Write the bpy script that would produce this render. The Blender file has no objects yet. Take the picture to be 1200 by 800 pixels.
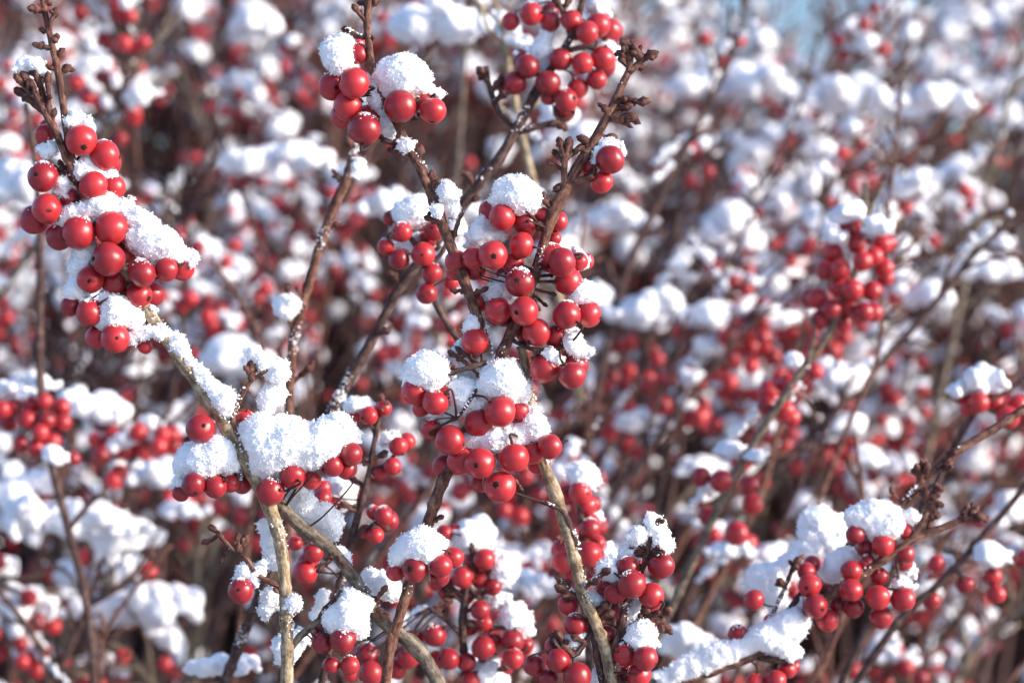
import bpy, math, random
import numpy as np
from mathutils import Vector, Matrix, noise as mnoise

random.seed(11)
RNG = np.random.default_rng(11)
SC = bpy.context.scene
COL = SC.collection

# ------------------------------------------------------------------ camera, sky, sun, exposure
CZ = 1.05
LENS = 85.0
K = 36.0 / LENS / 1200.0
cam_d = bpy.data.cameras.new('camera')
cam_d.lens = LENS
cam_d.sensor_width = 36.0
cam_d.clip_start = 0.02
cam_d.clip_end = 3000.0
cam_d.dof.use_dof = True
cam_d.dof.focus_distance = 0.548
cam_d.dof.aperture_fstop = 15.5
cam_d.dof.aperture_blades = 7
cam = bpy.data.objects.new('camera', cam_d)
COL.objects.link(cam)
cam.location = (0, 0, CZ)
cam.rotation_euler = (math.pi / 2, 0, 0)
SC.camera = cam

SUN_DIR = Vector((0.90, -0.30, 0.34)).normalized()      # towards the sun
world = bpy.data.worlds.new('World')
SC.world = world
world.use_nodes = True
wn = world.node_tree
wn.nodes.clear()
w_out = wn.nodes.new('ShaderNodeOutputWorld')
w_bg = wn.nodes.new('ShaderNodeBackground')
w_sky = wn.nodes.new('ShaderNodeTexSky')
w_sky.sky_type = 'NISHITA'
w_sky.sun_disc = False
w_sky.sun_elevation = math.asin(SUN_DIR.z)
w_sky.sun_rotation = math.atan2(SUN_DIR.x, SUN_DIR.y)
w_sky.dust_density = 2.6
w_sky.ozone_density = 4.6
w_bg.inputs['Strength'].default_value = 0.15
wn.links.new(w_sky.outputs[0], w_bg.inputs['Color'])
wn.links.new(w_bg.outputs[0], w_out.inputs['Surface'])

sun_d = bpy.data.lights.new('sun', 'SUN')
sun_d.energy = 2.35
sun_d.angle = math.radians(0.6)
sun_d.color = (1.0, 0.90, 0.79)
sun = bpy.data.objects.new('sun', sun_d)
COL.objects.link(sun)
sun.rotation_euler = SUN_DIR.to_track_quat('Z', 'Y').to_euler()
sun.location = (3, 0, 3)

SC.view_settings.view_transform = 'Standard'
SC.view_settings.look = 'None'
SC.view_settings.exposure = 1.14
SC.view_settings.gamma = 1.0
SC.render.engine = 'CYCLES'
SC.cycles.use_denoising = True
SC.cycles.max_bounces = 7
SC.cycles.diffuse_bounces = 4
SC.cycles.glossy_bounces = 3
SC.cycles.transmission_bounces = 2
SC.cycles.caustics_reflective = False
SC.cycles.caustics_refractive = False
SC.cycles.sample_clamp_indirect = 6.0


# ------------------------------------------------------------------ materials
def mat(name):
    m = bpy.data.materials.new(name)
    m.use_nodes = True
    nt = m.node_tree
    return m, nt, nt.nodes['Principled BSDF']


def nnode(nt, typ, **kw):
    n = nt.nodes.new(typ)
    for k, v in kw.items():
        if k in n.inputs:
            n.inputs[k].default_value = v
        else:
            setattr(n, k, v)
    return n


def ramp(nt, stops):
    r = nt.nodes.new('ShaderNodeValToRGB')
    el = r.color_ramp.elements
    while len(el) > 1:
        el.remove(el[-1])
    el[0].position, el[0].color = stops[0][0], (*stops[0][1], 1)
    for p, c in stops[1:]:
        e = el.new(p)
        e.color = (*c, 1)
    return r


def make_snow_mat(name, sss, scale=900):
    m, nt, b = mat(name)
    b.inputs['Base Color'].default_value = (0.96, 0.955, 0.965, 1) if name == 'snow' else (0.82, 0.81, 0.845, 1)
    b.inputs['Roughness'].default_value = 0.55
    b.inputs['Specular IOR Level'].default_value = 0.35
    if sss:
        b.inputs['Subsurface Weight'].default_value = 0.9
        b.inputs['Subsurface Radius'].default_value = (1.0, 1.05, 1.25)
        b.inputs['Subsurface Scale'].default_value = 0.0016
    tc = nt.nodes.new('ShaderNodeTexCoord')
    n1 = nnode(nt, 'ShaderNodeTexNoise', Scale=scale, Detail=3.0, Roughness=0.65)
    nt.links.new(tc.outputs['Object'], n1.inputs['Vector'])
    bp = nnode(nt, 'ShaderNodeBump', Strength=0.25 if sss else 0.35, Distance=0.0004)
    nt.links.new(n1.outputs[0], bp.inputs['Height'])
    nt.links.new(bp.outputs[0], b.inputs['Normal'])
    return m


def make_berry_mat(name, c0, c1, rough):
    m, nt, b = mat(name)
    tc = nt.nodes.new('ShaderNodeTexCoord')
    oi = nt.nodes.new('ShaderNodeObjectInfo')
    add = nt.nodes.new('ShaderNodeVectorMath')
    add.operation = 'ADD'
    nt.links.new(tc.outputs['Object'], add.inputs[0])
    nt.links.new(oi.outputs['Random'], add.inputs[1])
    n1 = nnode(nt, 'ShaderNodeTexNoise', Scale=260.0, Detail=4.0, Roughness=0.6)
    nt.links.new(add.outputs[0], n1.inputs['Vector'])
    mx = nt.nodes.new('ShaderNodeMath')
    mx.operation = 'MULTIPLY_ADD'
    nt.links.new(oi.outputs['Random'], mx.inputs[0])
    mx.inputs[1].default_value = 0.62
    nt.links.new(n1.outputs[0], mx.inputs[2])
    r = ramp(nt, [(0.38, c0), (1.0, c1)])
    nt.links.new(mx.outputs[0], r.inputs[0])
    # pale lenticel specks
    v = nnode(nt, 'ShaderNodeTexVoronoi', Scale=1150.0)
    nt.links.new(add.outputs[0], v.inputs['Vector'])
    sp = ramp(nt, [(0.0, (1, 1, 1)), (0.12, (1, 1, 1)), (0.2, (0, 0, 0))])
    nt.links.new(v.outputs['Distance'], sp.inputs[0])
    mul = nt.nodes.new('ShaderNodeMath')
    mul.operation = 'MULTIPLY'
    mul.inputs[1].default_value = 0.22
    nt.links.new(sp.outputs[0], mul.inputs[0])
    mixn = nt.nodes.new('ShaderNodeMix')
    mixn.data_type = 'RGBA'
    nt.links.new(mul.outputs[0], mixn.inputs[0])
    nt.links.new(r.outputs[0], mixn.inputs[6])
    mixn.inputs[7].default_value = (0.62, 0.12, 0.08, 1)
    nt.links.new(mixn.outputs[2], b.inputs['Base Color'])
    n2 = nnode(nt, 'ShaderNodeTexNoise', Scale=520.0, Detail=3.0)
    nt.links.new(add.outputs[0], n2.inputs['Vector'])
    rr = nnode(nt, 'ShaderNodeMapRange')
    rr.inputs['To Min'].default_value = rough - 0.06
    rr.inputs['To Max'].default_value = rough + 0.16
    nt.links.new(n2.outputs[0], rr.inputs['Value'])
    nt.links.new(rr.outputs[0], b.inputs['Roughness'])
    b.inputs['Specular IOR Level'].default_value = 0.5
    b.inputs['Sheen Weight'].default_value = 0.05
    b.inputs['Sheen Roughness'].default_value = 0.4
    b.inputs['Subsurface Weight'].default_value = 0.18
    b.inputs['Subsurface Radius'].default_value = (1.0, 0.18, 0.12)
    b.inputs['Subsurface Scale'].default_value = 0.0012
    bp = nnode(nt, 'ShaderNodeBump', Strength=0.10, Distance=0.0004)
    nt.links.new(n2.outputs[0], bp.inputs['Height'])
    nt.links.new(bp.outputs[0], b.inputs['Normal'])
    return m


def make_bark(name, dark, midc, light, rough=0.75):
    m, nt, b = mat(name)
    uv = nt.nodes.new('ShaderNodeUVMap')
    mp = nt.nodes.new('ShaderNodeMapping')
    mp.inputs['Scale'].default_value = (7.0, 0.9, 1.0)
    nt.links.new(uv.outputs[0], mp.inputs['Vector'])
    n1 = nnode(nt, 'ShaderNodeTexNoise', Scale=1.4, Detail=6.0, Roughness=0.7)
    nt.links.new(mp.outputs[0], n1.inputs['Vector'])
    tc = nt.nodes.new('ShaderNodeTexCoord')
    n2 = nnode(nt, 'ShaderNodeTexNoise', Scale=420.0, Detail=5.0, Roughness=0.7)
    nt.links.new(tc.outputs['Object'], n2.inputs['Vector'])
    ad = nt.nodes.new('ShaderNodeMath')
    ad.operation = 'ADD'
    nt.links.new(n1.outputs[0], ad.inputs[0])
    nt.links.new(n2.outputs[0], ad.inputs[1])
    r = ramp(nt, [(0.72, dark), (0.98, midc), (1.25, light)])
    hf = nt.nodes.new('ShaderNodeMath')
    hf.operation = 'MULTIPLY'
    hf.inputs[1].default_value = 1.0
    nt.links.new(ad.outputs[0], hf.inputs[0])
    r2 = nnode(nt, 'ShaderNodeMapRange')
    r2.inputs['From Min'].default_value = 0.72
    r2.inputs['From Max'].default_value = 1.28
    nt.links.new(hf.outputs[0], r2.inputs['Value'])
    r = ramp(nt, [(0.2, dark), (0.5, midc), (0.8, light)])
    nt.links.new(r2.outputs[0], r.inputs[0])
    nt.links.new(r.outputs[0], b.inputs['Base Color'])
    b.inputs['Roughness'].default_value = rough
    b.inputs['Specular IOR Level'].default_value = 0.3
    bp = nnode(nt, 'ShaderNodeBump', Strength=0.7, Distance=0.0006)
    nt.links.new(ad.outputs[0], bp.inputs['Height'])
    nt.links.new(bp.outputs[0], b.inputs['Normal'])
    return m


M_SNOW = make_snow_mat('snow', False, 1500)
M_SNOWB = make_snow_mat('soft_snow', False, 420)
M_BERRY = make_berry_mat('berry_skin', (0.185, 0.0075, 0.0145), (0.475, 0.026, 0.031), 0.24)
M_TAN = make_bark('tan_bark', (0.12, 0.078, 0.044), (0.33, 0.235, 0.14), (0.52, 0.42, 0.29))
M_GREY = make_bark('grey_bark', (0.060, 0.044, 0.032), (0.145, 0.108, 0.078), (0.30, 0.24, 0.18))
M_BROWN = make_bark('red_brown_bark', (0.050, 0.019, 0.015), (0.14, 0.055, 0.038), (0.28, 0.15, 0.10))
M_DARK = make_bark('dark_bark', (0.027, 0.013, 0.013), (0.074, 0.037, 0.032), (0.16, 0.095, 0.08))
M_BUD = make_bark('bud_scales', (0.035, 0.012, 0.010), (0.105, 0.036, 0.026), (0.22, 0.10, 0.07), 0.6)
M_CALYX = make_bark('dry_calyx', (0.010, 0.006, 0.004), (0.030, 0.017, 0.011), (0.09, 0.06, 0.04), 0.9)


# ------------------------------------------------------------------ helpers
def W(px, py, d):
    """A point of the photograph (1200 x 800) at the distance d in metres."""
    return Vector(((px - 600) * K * d, d, CZ - (py - 400) * K * d))


def cr(ox, oy, s, pts):
    return [tuple([ox + p[0] / s, oy + p[1] / s] + list(p[2:])) for p in pts]


def pic(p):
    """The photograph's pixel at a point."""
    d = max(p.y, 0.1)
    return 600 + p.x / (K * d), 400 - (p.z - CZ) / (K * d)


class MB:
    def __init__(self):
        self.v, self.f, self.mi, self.uv, self.n = [], [], [], [], 0

    def add(self, verts, faces, mi=0, uvs=None):
        """verts: (n,3); faces: list of tuples of local ids; uvs: (n,2) per vertex."""
        verts = np.asarray(verts, float)
        self.v.append(verts)
        self.f.extend([tuple(i + self.n for i in f) for f in faces])
        self.mi.extend([mi] * len(faces))
        self.uv.append(np.zeros((len(verts), 2)) if uvs is None else np.asarray(uvs, float))
        self.n += len(verts)

    def mesh(self, name, mats, smooth=True):
        me = bpy.data.meshes.new(name)
        v = np.concatenate(self.v)
        me.from_pydata([tuple(x) for x in v], [], self.f)
        for m in mats:
            me.materials.append(m)
        me.polygons.foreach_set('material_index', np.array(self.mi, dtype=np.int32))
        me.polygons.foreach_set('use_smooth', np.full(len(self.f), smooth))
        uvl = me.uv_layers.new(name='UVMap')
        uv = np.concatenate(self.uv)
        li = np.empty(len(me.loops), dtype=np.int32)
        me.loops.foreach_get('vertex_index', li)
        uvl.data.foreach_set('uv', uv[li].ravel())
        me.update()
        return me


def link(name, data, parent=None, loc=None):
    o = bpy.data.objects.new(name, data)
    COL.objects.link(o)
    if parent is not None:
        o.parent = parent
    if loc is not None:
        o.location = loc
    return o


def tag(o, label=None, cat=None, group=None, kind=None):
    for k, v in (('label', label), ('category', cat), ('group', group), ('kind', kind)):
        if v:
            o[k] = v
    return o


def spline(pts, rad, step):
    """Catmull-Rom through pts (Vectors); returns points and radii about step apart."""
    P = [pts[0] * 2 - pts[1]] + list(pts) + [pts[-1] * 2 - pts[-2]]
    R = [rad[0]] + list(rad) + [rad[-1]]
    op, orr = [], []
    for i in range(1, len(P) - 2):
        L = (P[i + 1] - P[i]).length
        n = max(1, int(L / step))
        for j in range(n):
            t = j / n
            a, b, c, d = P[i - 1], P[i], P[i + 1], P[i + 2]
            op.append(0.5 * ((2 * b) + (c - a) * t + (2 * a - 5 * b + 4 * c - d) * t * t + (3 * b - a - 3 * c + d) * t ** 3))
            orr.append(R[i] * (1 - t) + R[i + 1] * t)
    op.append(P[-2])
    orr.append(R[-2])
    return op, orr


def tube(mb, pts, rad, sides=10, mi=0, rough=0.10, nodes=0.0, seed=0.0):
    n = len(pts)
    T = []
    for i in range(n):
        a, b = pts[max(0, i - 1)], pts[min(n - 1, i + 1)]
        t = (b - a)
        T.append(t.normalized() if t.length > 1e-9 else Vector((0, 0, 1)))
    u = T[0].orthogonal().normalized()
    V, UV, L = [], [], 0.0
    next_node, bump = 0.0, 0.0
    for i in range(n):
        if i:
            L += (pts[i] - pts[i - 1]).length
        u = (u - T[i] * u.dot(T[i])).normalized()
        w = T[i].cross(u)
        r = rad[i]
        nb = 0.0
        if nodes:
            ph = (L / nodes + seed) % 1.0
            nb = 0.26 * math.exp(-((ph - 0.5 - .3 * math.sin(L * 310 + seed * 9)) / 0.06) ** 2)
        for k in range(sides):
            a = 2 * math.pi * k / sides
            d = u * math.cos(a) + w * math.sin(a)
            q = pts[i] / max(r * 1.6, 1e-5) + d * 0.7
            rr = r * (1 + nb + rough * mnoise.noise(q) + rough * 0.6 * mnoise.noise(q * 2.7))
            V.append(pts[i] + d * rr)
            UV.append((k / sides, L * 220))
    F = []
    for i in range(n - 1):
        for k in range(sides):
            a, b = i * sides + k, i * sides + (k + 1) % sides
            F.append((a, b, b + sides, a + sides))
    F.append(tuple(range(sides))[::-1])
    F.append(tuple((n - 1) * sides + k for k in range(sides)))
    mb.add(V, F, mi, UV)


def value_noise(shape, origin, h, wl, rng):
    """Smooth random field in [-1,1] with wavelength wl on a grid of spacing h."""
    out = None
    cells = [int(math.ceil(s * h / wl)) + 3 for s in shape]
    lat = rng.uniform(-1, 1, cells)
    arr = lat
    off = rng.uniform(0, 1, 3)
    for ax in range(3):
        t = np.arange(shape[ax]) * h / wl + off[ax]
        i = np.floor(t).astype(int)
        f = t - i
        f = f * f * (3 - 2 * f)
        sh = [1, 1, 1]
        sh[ax] = -1
        f = f.reshape(sh)
        arr = np.take(arr, i, axis=ax) * (1 - f) + np.take(arr, i + 1, axis=ax) * f
    return arr


def surface_nets(sdf, origin, h):
    nx, ny, nz = sdf.shape
    ins = sdf < 0
    c = np.zeros((nx - 1, ny - 1, nz - 1), np.int8)
    for dx in (0, 1):
        for dy in (0, 1):
            for dz in (0, 1):
                c += ins[dx:nx - 1 + dx, dy:ny - 1 + dy, dz:nz - 1 + dz]
    act = (c > 0) & (c < 8)
    ids = np.full(act.shape, -1, np.int64)
    idx = np.argwhere(act)
    if len(idx) == 0:
        return None
    ids[act] = np.arange(len(idx))
    acc = np.zeros((len(idx), 3))
    cnt = np.zeros(len(idx))
    corners = [(a, b, d) for a in (0, 1) for b in (0, 1) for d in (0, 1)]
    for i, ca in enumerate(corners):
        for cb in corners[i + 1:]:
            if sum(abs(p - q) for p, q in zip(ca, cb)) != 1:
                continue
            sa = sdf[idx[:, 0] + ca[0], idx[:, 1] + ca[1], idx[:, 2] + ca[2]]
            sb = sdf[idx[:, 0] + cb[0], idx[:, 1] + cb[1], idx[:, 2] + cb[2]]
            cross = (sa < 0) != (sb < 0)
            t = np.where(cross, sa / np.where(cross, sa - sb, 1), 0)
            p = np.array(ca)[None, :] + t[:, None] * (np.array(cb) - np.array(ca))[None, :]
            acc += p * cross[:, None]
            cnt += cross
    V = (idx + acc / cnt[:, None]) * h + np.asarray(origin)
    F = []
    for ax in range(3):
        a1, a2 = [(1, 2), (2, 0), (0, 1)][ax]
        s0 = [slice(None)] * 3
        s1 = [slice(None)] * 3
        s0[ax], s1[ax] = slice(0, -1), slice(1, None)
        A, B = ins[tuple(s0)], ins[tuple(s1)]
        e = np.argwhere(A != B)
        e = e[(e[:, a1] > 0) & (e[:, a2] > 0) & (e[:, a1] < sdf.shape[a1] - 1) & (e[:, a2] < sdf.shape[a2] - 1)]
        if not len(e):
            continue
        flip = ~A[e[:, 0], e[:, 1], e[:, 2]]
        q = []
        for o1, o2 in ((0, 0), (1, 0), (1, 1), (0, 1)):
            k = e.copy()
            k[:, a1] -= 1 - o1
            k[:, a2] -= 1 - o2
            q.append(ids[k[:, 0], k[:, 1], k[:, 2]])
        q = np.stack(q, 1)
        q[flip] = q[flip][:, ::-1]
        F.append(q)
    return V, np.concatenate(F)


OCT_V = np.array([(1, 0, 0), (-1, 0, 0), (0, 1, 0), (0, -1, 0), (0, 0, 1), (0, 0, -1)], float)
OCT_F = np.array([(0, 2, 4), (2, 1, 4), (1, 3, 4), (3, 0, 4), (2, 0, 5), (1, 2, 5), (3, 1, 5), (0, 3, 5)])


def blob_mesh(name, spheres, h, rng, amps, flakes, flake_r, mats, flat_y=1.0):
    """Snow lump: the union of spheres (n,4), roughened, with crystals on its surface."""
    S = np.asarray(spheres, float)
    pad = 0.25 * S[:, 3].max() + 4 * h
    lo = (S[:, :3] - S[:, 3:]).min(0) - pad
    hi = (S[:, :3] + S[:, 3:]).max(0) + pad
    shape = tuple(int(x) for x in np.ceil((hi - lo) / h).astype(int) + 1)
    sdf = np.full(shape, pad, float)
    ax = [lo[i] + np.arange(shape[i]) * h for i in range(3)]
    for x, y, z, r in S:
        R = r + pad
        sl = []
        for i, c in enumerate((x, y, z)):
            a = max(0, int((c - R - lo[i]) / h))
            b = min(shape[i], int((c + R - lo[i]) / h) + 2)
            sl.append(slice(a, b))
        dx = (ax[0][sl[0]] - x)[:, None, None]
        dy = (ax[1][sl[1]] - y)[None, :, None]
        dz = (ax[2][sl[2]] - z)[None, None, :]
        d = np.sqrt(dx * dx + dy * dy + dz * dz) - r
        sub = sdf[tuple(sl)]
        k = r * 0.25 + 1e-9
        hh = np.clip(0.5 + 0.5 * (sub - d) / k, 0, 1)
        sdf[tuple(sl)] = sub * (1 - hh) + d * hh - k * hh * (1 - hh) * 0.6
    for wl, am in amps:
        sdf += am * value_noise(shape, lo, h, wl, rng)
    got = surface_nets(sdf, lo, h)
    V, F = got
    nb = len(V)
    vs, fs = [V], [np.array(F)]
    tri = None
    if flakes:
        n = int(nb * flakes)
        pick = rng.integers(0, nb, n)
        ctr = V[pick] + rng.normal(0, flake_r * 0.9, (n, 3))
        q = rng.normal(size=(n, 4))
        q /= np.linalg.norm(q, axis=1)[:, None]
        w_, x_, y_, z_ = q.T
        Rm = np.stack([np.stack([1 - 2 * (y_ * y_ + z_ * z_), 2 * (x_ * y_ - z_ * w_), 2 * (x_ * z_ + y_ * w_)], -1),
                       np.stack([2 * (x_ * y_ + z_ * w_), 1 - 2 * (x_ * x_ + z_ * z_), 2 * (y_ * z_ - x_ * w_)], -1),
                       np.stack([2 * (x_ * z_ - y_ * w_), 2 * (y_ * z_ + x_ * w_), 1 - 2 * (x_ * x_ + y_ * y_)], -1)], 1)
        sc = flake_r * rng.uniform(0.45, 1.25, (n, 1)) * np.stack([rng.uniform(0.5, 0.9, n), rng.uniform(0.5, 0.9, n), rng.uniform(0.9, 1.7, n)], 1)
        P = OCT_V[None] * sc[:, None, :]
        P = np.einsum('nij,nkj->nki', Rm, P) + ctr[:, None, :]
        tri = (OCT_F[None] + (np.arange(n) * 6)[:, None, None] + nb).reshape(-1, 3)
        vs.append(P.reshape(-1, 3))
    V = np.concatenate(vs)
    org = S[:, :3].mean(0)
    org[2] = (S[:, 2] - S[:, 3]).min()
    me = bpy.data.meshes.new(name)
    nq = len(F)
    nt_ = 0 if tri is None else len(tri)
    me.vertices.add(len(V))
    me.vertices.foreach_set('co', (V - org).ravel())
    me.loops.add(nq * 4 + nt_ * 3)
    lv = F.ravel() if tri is None else np.concatenate([F.ravel(), tri.ravel()])
    me.loops.foreach_set('vertex_index', lv.astype(np.int32))
    me.polygons.add(nq + nt_)
    st = np.concatenate([np.arange(nq) * 4, nq * 4 + np.arange(nt_) * 3])
    me.polygons.foreach_set('loop_start', st.astype(np.int32))
    sm = np.zeros(nq + nt_, bool)
    sm[:] = True
    me.polygons.foreach_set('use_smooth', sm)
    me.update(calc_edges=True)
    me.validate()
    for m in mats:
        me.materials.append(m)
    return me, Vector(org)


# ------------------------------------------------------------------ berries
def berry_mesh(seed, calyx=False, seg=28, rings=18):
    """Unit-radius berry about the origin, calyx dimple at +Z, stalk end at -Z."""
    mb = MB()
    V = []
    sq = 0.97 + 0.05 * random.random()
    for i in range(rings + 1):
        th = math.pi * i / rings
        r = 1.0 - 0.05 * math.exp(-(th / 0.22) ** 2) - 0.07 * math.exp(-((math.pi - th) / 0.25) ** 2)
        z = math.cos(th) * r * sq
        rr = math.sin(th) * r
        if i in (0, rings):
            V.append(Vector((0, 0, z)))
            continue
        for k in range(seg):
            a = 2 * math.pi * k / seg
            p = Vector((rr * math.cos(a), rr * math.sin(a), z))
            p *= 1 + 0.05 * mnoise.noise(p * 1.1 + Vector((seed * 7.1, 0, 0))) + 0.018 * mnoise.noise(p * 2.9 + Vector((seed * 5.3, 2, 0)))
            V.append(p)
    F = []
    for k in range(seg):
        F.append((0, 1 + k, 1 + (k + 1) % seg))
    for i in range(rings - 2):
        for k in range(seg):
            a, b = 1 + i * seg + k, 1 + i * seg + (k + 1) % seg
            F.append((a, a + seg, b + seg, b))
    last = len(V) - 1
    base = 1 + (rings - 2) * seg
    for k in range(seg):
        F.append((base + (k + 1) % seg, base + k, last))
    mb.add(V, F, 0)
    if calyx:
        cv, cf = calyx_geo(seed)
        mb.add(cv, cf, 1)
    return mb.mesh('berry', [M_BERRY, M_CALYX])


def calyx_geo(seed):
    """Shrivelled little crown at the blossom end of a unit berry."""
    rnd = random.Random(seed)
    V, F = [], []
    n = 15
    prof = [(0.235, 0.925), (0.17, 0.965), (0.10, 0.955), (0.03, 0.985)]
    for r, z in prof:
        for k in range(n):
            a = 2 * math.pi * k / n
            lob = 1 + (0.22 if k % 3 == 0 else -0.08) * (1 if r > 0.12 else 0.4) + rnd.uniform(-.1, .1)
            V.append((r * lob * math.cos(a), r * lob * math.sin(a), z + rnd.uniform(-.012, .03)))
    for i in range(len(prof) - 1):
        for k in range(n):
            a, b = i * n + k, i * n + (k + 1) % n
            F.append((a, b, b + n, a + n))
    F.append(tuple((len(prof) - 1) * n + k for k in range(n)))
    return V, F


BERRY = [berry_mesh(i) for i in range(8)]
BERRY_FAR = [berry_mesh(10 + i, True, 16, 10) for i in range(3)]
CALYX = []
for _i in range(4):
    _m = MB()
    _v, _f = calyx_geo(_i + 3)
    _m.add(_v, _f, 0)
    CALYX.append(_m.mesh('calyx', [M_CALYX]))


def frost_mesh(seed):
    """Loose snow crystals sprinkled on the crown of a unit berry."""
    rng = np.random.default_rng(seed)
    mb = MB()
    axis = np.array((rng.uniform(-.25, .25), rng.uniform(-.6, .1), 1.0))
    axis /= np.linalg.norm(axis)
    n = 0
    while n < 70 + 25 * (seed % 4):
        d = axis + rng.normal(0, .30, 3)
        d /= np.linalg.norm(d)
        if d[2] < .25 or mnoise.noise(Vector(d * 2.6) + Vector((seed * 3.1, 0, 0))) < -.05 + .25 * (1 - d @ axis):
            n += .3
            continue
        n += 1
        q = rng.normal(size=(3, 3))
        q, _ = np.linalg.qr(q)
        sz = .05 * rng.uniform(.5, 1.5) * rng.uniform(.6, 1.5, 3)
        mb.add((OCT_V * sz) @ q + d * (1.0 + .25 * sz[0]), [tuple(f) for f in OCT_F], 0)
    return mb.mesh('frost', [M_SNOW], smooth=False)


FROST = [frost_mesh(i) for i in range(6)]


def frame_z(d, spin=None):
    """Rotation whose Z axis is d."""
    z = d.normalized()
    x = z.orthogonal().normalized()
    y = z.cross(x)
    m = Matrix((x, y, z)).transposed()
    return m @ Matrix.Rotation(random.uniform(0, 6.28) if spin is None else spin, 3, 'Z')


def nearest_on(paths, p):
    best, bd = None, 1e9
    for path in paths:
        for q in path:
            d = (q - p).length
            if d < bd:
                bd, best = d, q
    return best


class Branch:
    """One branch: an Empty at its base, with stem, side twigs, buds and berries as parts."""

    def __init__(self, label, d, paths, mats, group=None, step=0.0012, sides=12, ground=True, far=False):
        self.d, self.far = d, far
        self.s = K * d
        self.paths, self.tubes = [], []
        meshes = []
        for i, path in enumerate(paths):
            pts = [W(p[0], p[1], d + (p[3] * self.s if len(p) > 3 else 0)) for p in path]
            rad = [p[2] * 0.5 * self.s for p in path]
            if i == 0 and ground:
                a = pts[0]
                bx = a.x + random.uniform(-0.04, 0.04)
                by = a.y + random.uniform(0.02, 0.09)
                r0 = rad[0]
                t = (pts[0] - pts[1]).normalized()
                L = 0.30 * a.z
                c = a + Vector((t.x * L, t.y * L * .3 + L * .1, min(t.z, -.45) * L))
                e = Vector((c.x + t.x * .03 + (bx - a.x), by, -0.02))
                if c.z < .3:
                    c.z = .3
                pre = [e, e.lerp(c, .5) + Vector(((c.x - e.x) * .2, 0, 0)), c, c.lerp(a, .55) + Vector((0, 0, -.01))]
                pts = pre + pts
                rad = [r0 * 1.7, r0 * 1.5, r0 * 1.3, r0 * 1.15] + rad
            sp, sr = spline(pts, rad, step)
            self.paths.append(sp)
            self.tubes.append((sp, sr))
            meshes.append((sp, sr))
        self.root = bpy.data.objects.new('berry_branch', None)
        self.root.empty_display_size = 0.01
        COL.objects.link(self.root)
        self.org = self.paths[0][0].copy()
        self.root.location = self.org
        tag(self.root, label, 'branch', group)
        for i, (sp, sr) in enumerate(meshes):
            mb = MB()
            tube(mb, [p - self.org for p in sp], sr, sides, 0, 0.17 if not far else 0.08, nodes=0.0095, seed=random.random())
            me = mb.mesh('stem' if i == 0 else 'side_twig', [mats[min(i, len(mats) - 1)]])
            link('stem' if i == 0 else 'side_twig', me, self.root)

    def rime(self, amount=1.0):
        """Patches of snow crystals caught on the upper side of the stems."""
        rng = np.random.default_rng(int(abs(self.org.x) * 1e6) % 9999)
        mb = MB()
        for k, (sp, sr) in enumerate(self.tubes):
            for i, p in enumerate(sp):
                if pic(p)[1] > 830:
                    continue
                v = mnoise.noise(p * 95 + Vector((k * 5.3, 0, 0)))
                if v < .24:
                    continue
                t = (sp[min(i + 1, len(sp) - 1)] - sp[max(0, i - 1)]).normalized()
                up = Vector((.35, -.35, 1))
                up = (up - t * up.dot(t)).normalized()
                side = t.cross(up)
                for _ in range(int(1 + (v - .2) * 34 * amount)):
                    a = rng.normal(0, .6)
                    n = up * math.cos(a) + side * math.sin(a)
                    c = p + n * sr[i] * rng.uniform(.98, 1.25) + t * rng.uniform(-.0008, .0008) - self.org
                    q, _r = np.linalg.qr(rng.normal(size=(3, 3)))
                    sz = .00021 * rng.uniform(.5, 1.6) * rng.uniform(.6, 1.5, 3)
                    mb.add((OCT_V * sz) @ q + np.array(c), [tuple(f) for f in OCT_F], 0)
        if mb.n:
            link('frost', mb.mesh('frost', [M_SNOW]), self.root)['kind'] = 'stuff'

    def spur(self, base, tip, w=5.0, dz0=0, dz1=None, heads=1):
        """A short knobbly shoot that ends in a bud."""
        a = W(base[0], base[1], self.d + dz0 * self.s)
        b = W(tip[0], tip[1], self.d + (random.uniform(-8, 8) if dz1 is None else dz1) * self.s)
        a = nearest_on(self.paths, a) if (nearest_on(self.paths, a) - a).length < 0.006 else a
        mb = MB()
        L = (b - a).length
        mid = (a + b) / 2 + Vector([random.uniform(-.08, .08) * L for _ in range(3)])
        r = w * 0.5 * self.s
        dirn = (b - a).normalized()
        r *= 1.22
        pts, rad = spline([a, mid, b - dirn * r * 2.0, b - dirn * r * .9, b + dirn * r * .2, b + dirn * r * 1.1],
                          [r * .85, r * .70, r * .78, r * 1.12, r * .95, r * .16], 0.0004)
        tube(mb, [p - self.org for p in pts], rad, 10, 0, 0.34, nodes=0.0016, seed=random.random())
        for _ in range(heads + random.choice((1, 1, 2))):
            t = random.uniform(0.25, 0.9)
            o = a.lerp(b, t)
            dd = (dirn + Vector([random.uniform(-1, 1) for _ in range(3)])).normalized()
            l2 = r * random.uniform(2.2, 3.8)
            l2 *= random.uniform(.6, 1)
            p2, r2 = spline([o, o + dd * l2 * .4, o + dd * l2 * .7, o + dd * l2], [r * .5, r * .62, r * .72, r * .12], 0.0004)
            tube(mb, [p - self.org for p in p2], r2, 8, 0, 0.32, nodes=0.0013, seed=random.random())
        link('bud', mb.mesh('bud', [M_BUD]), self.root)

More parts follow.
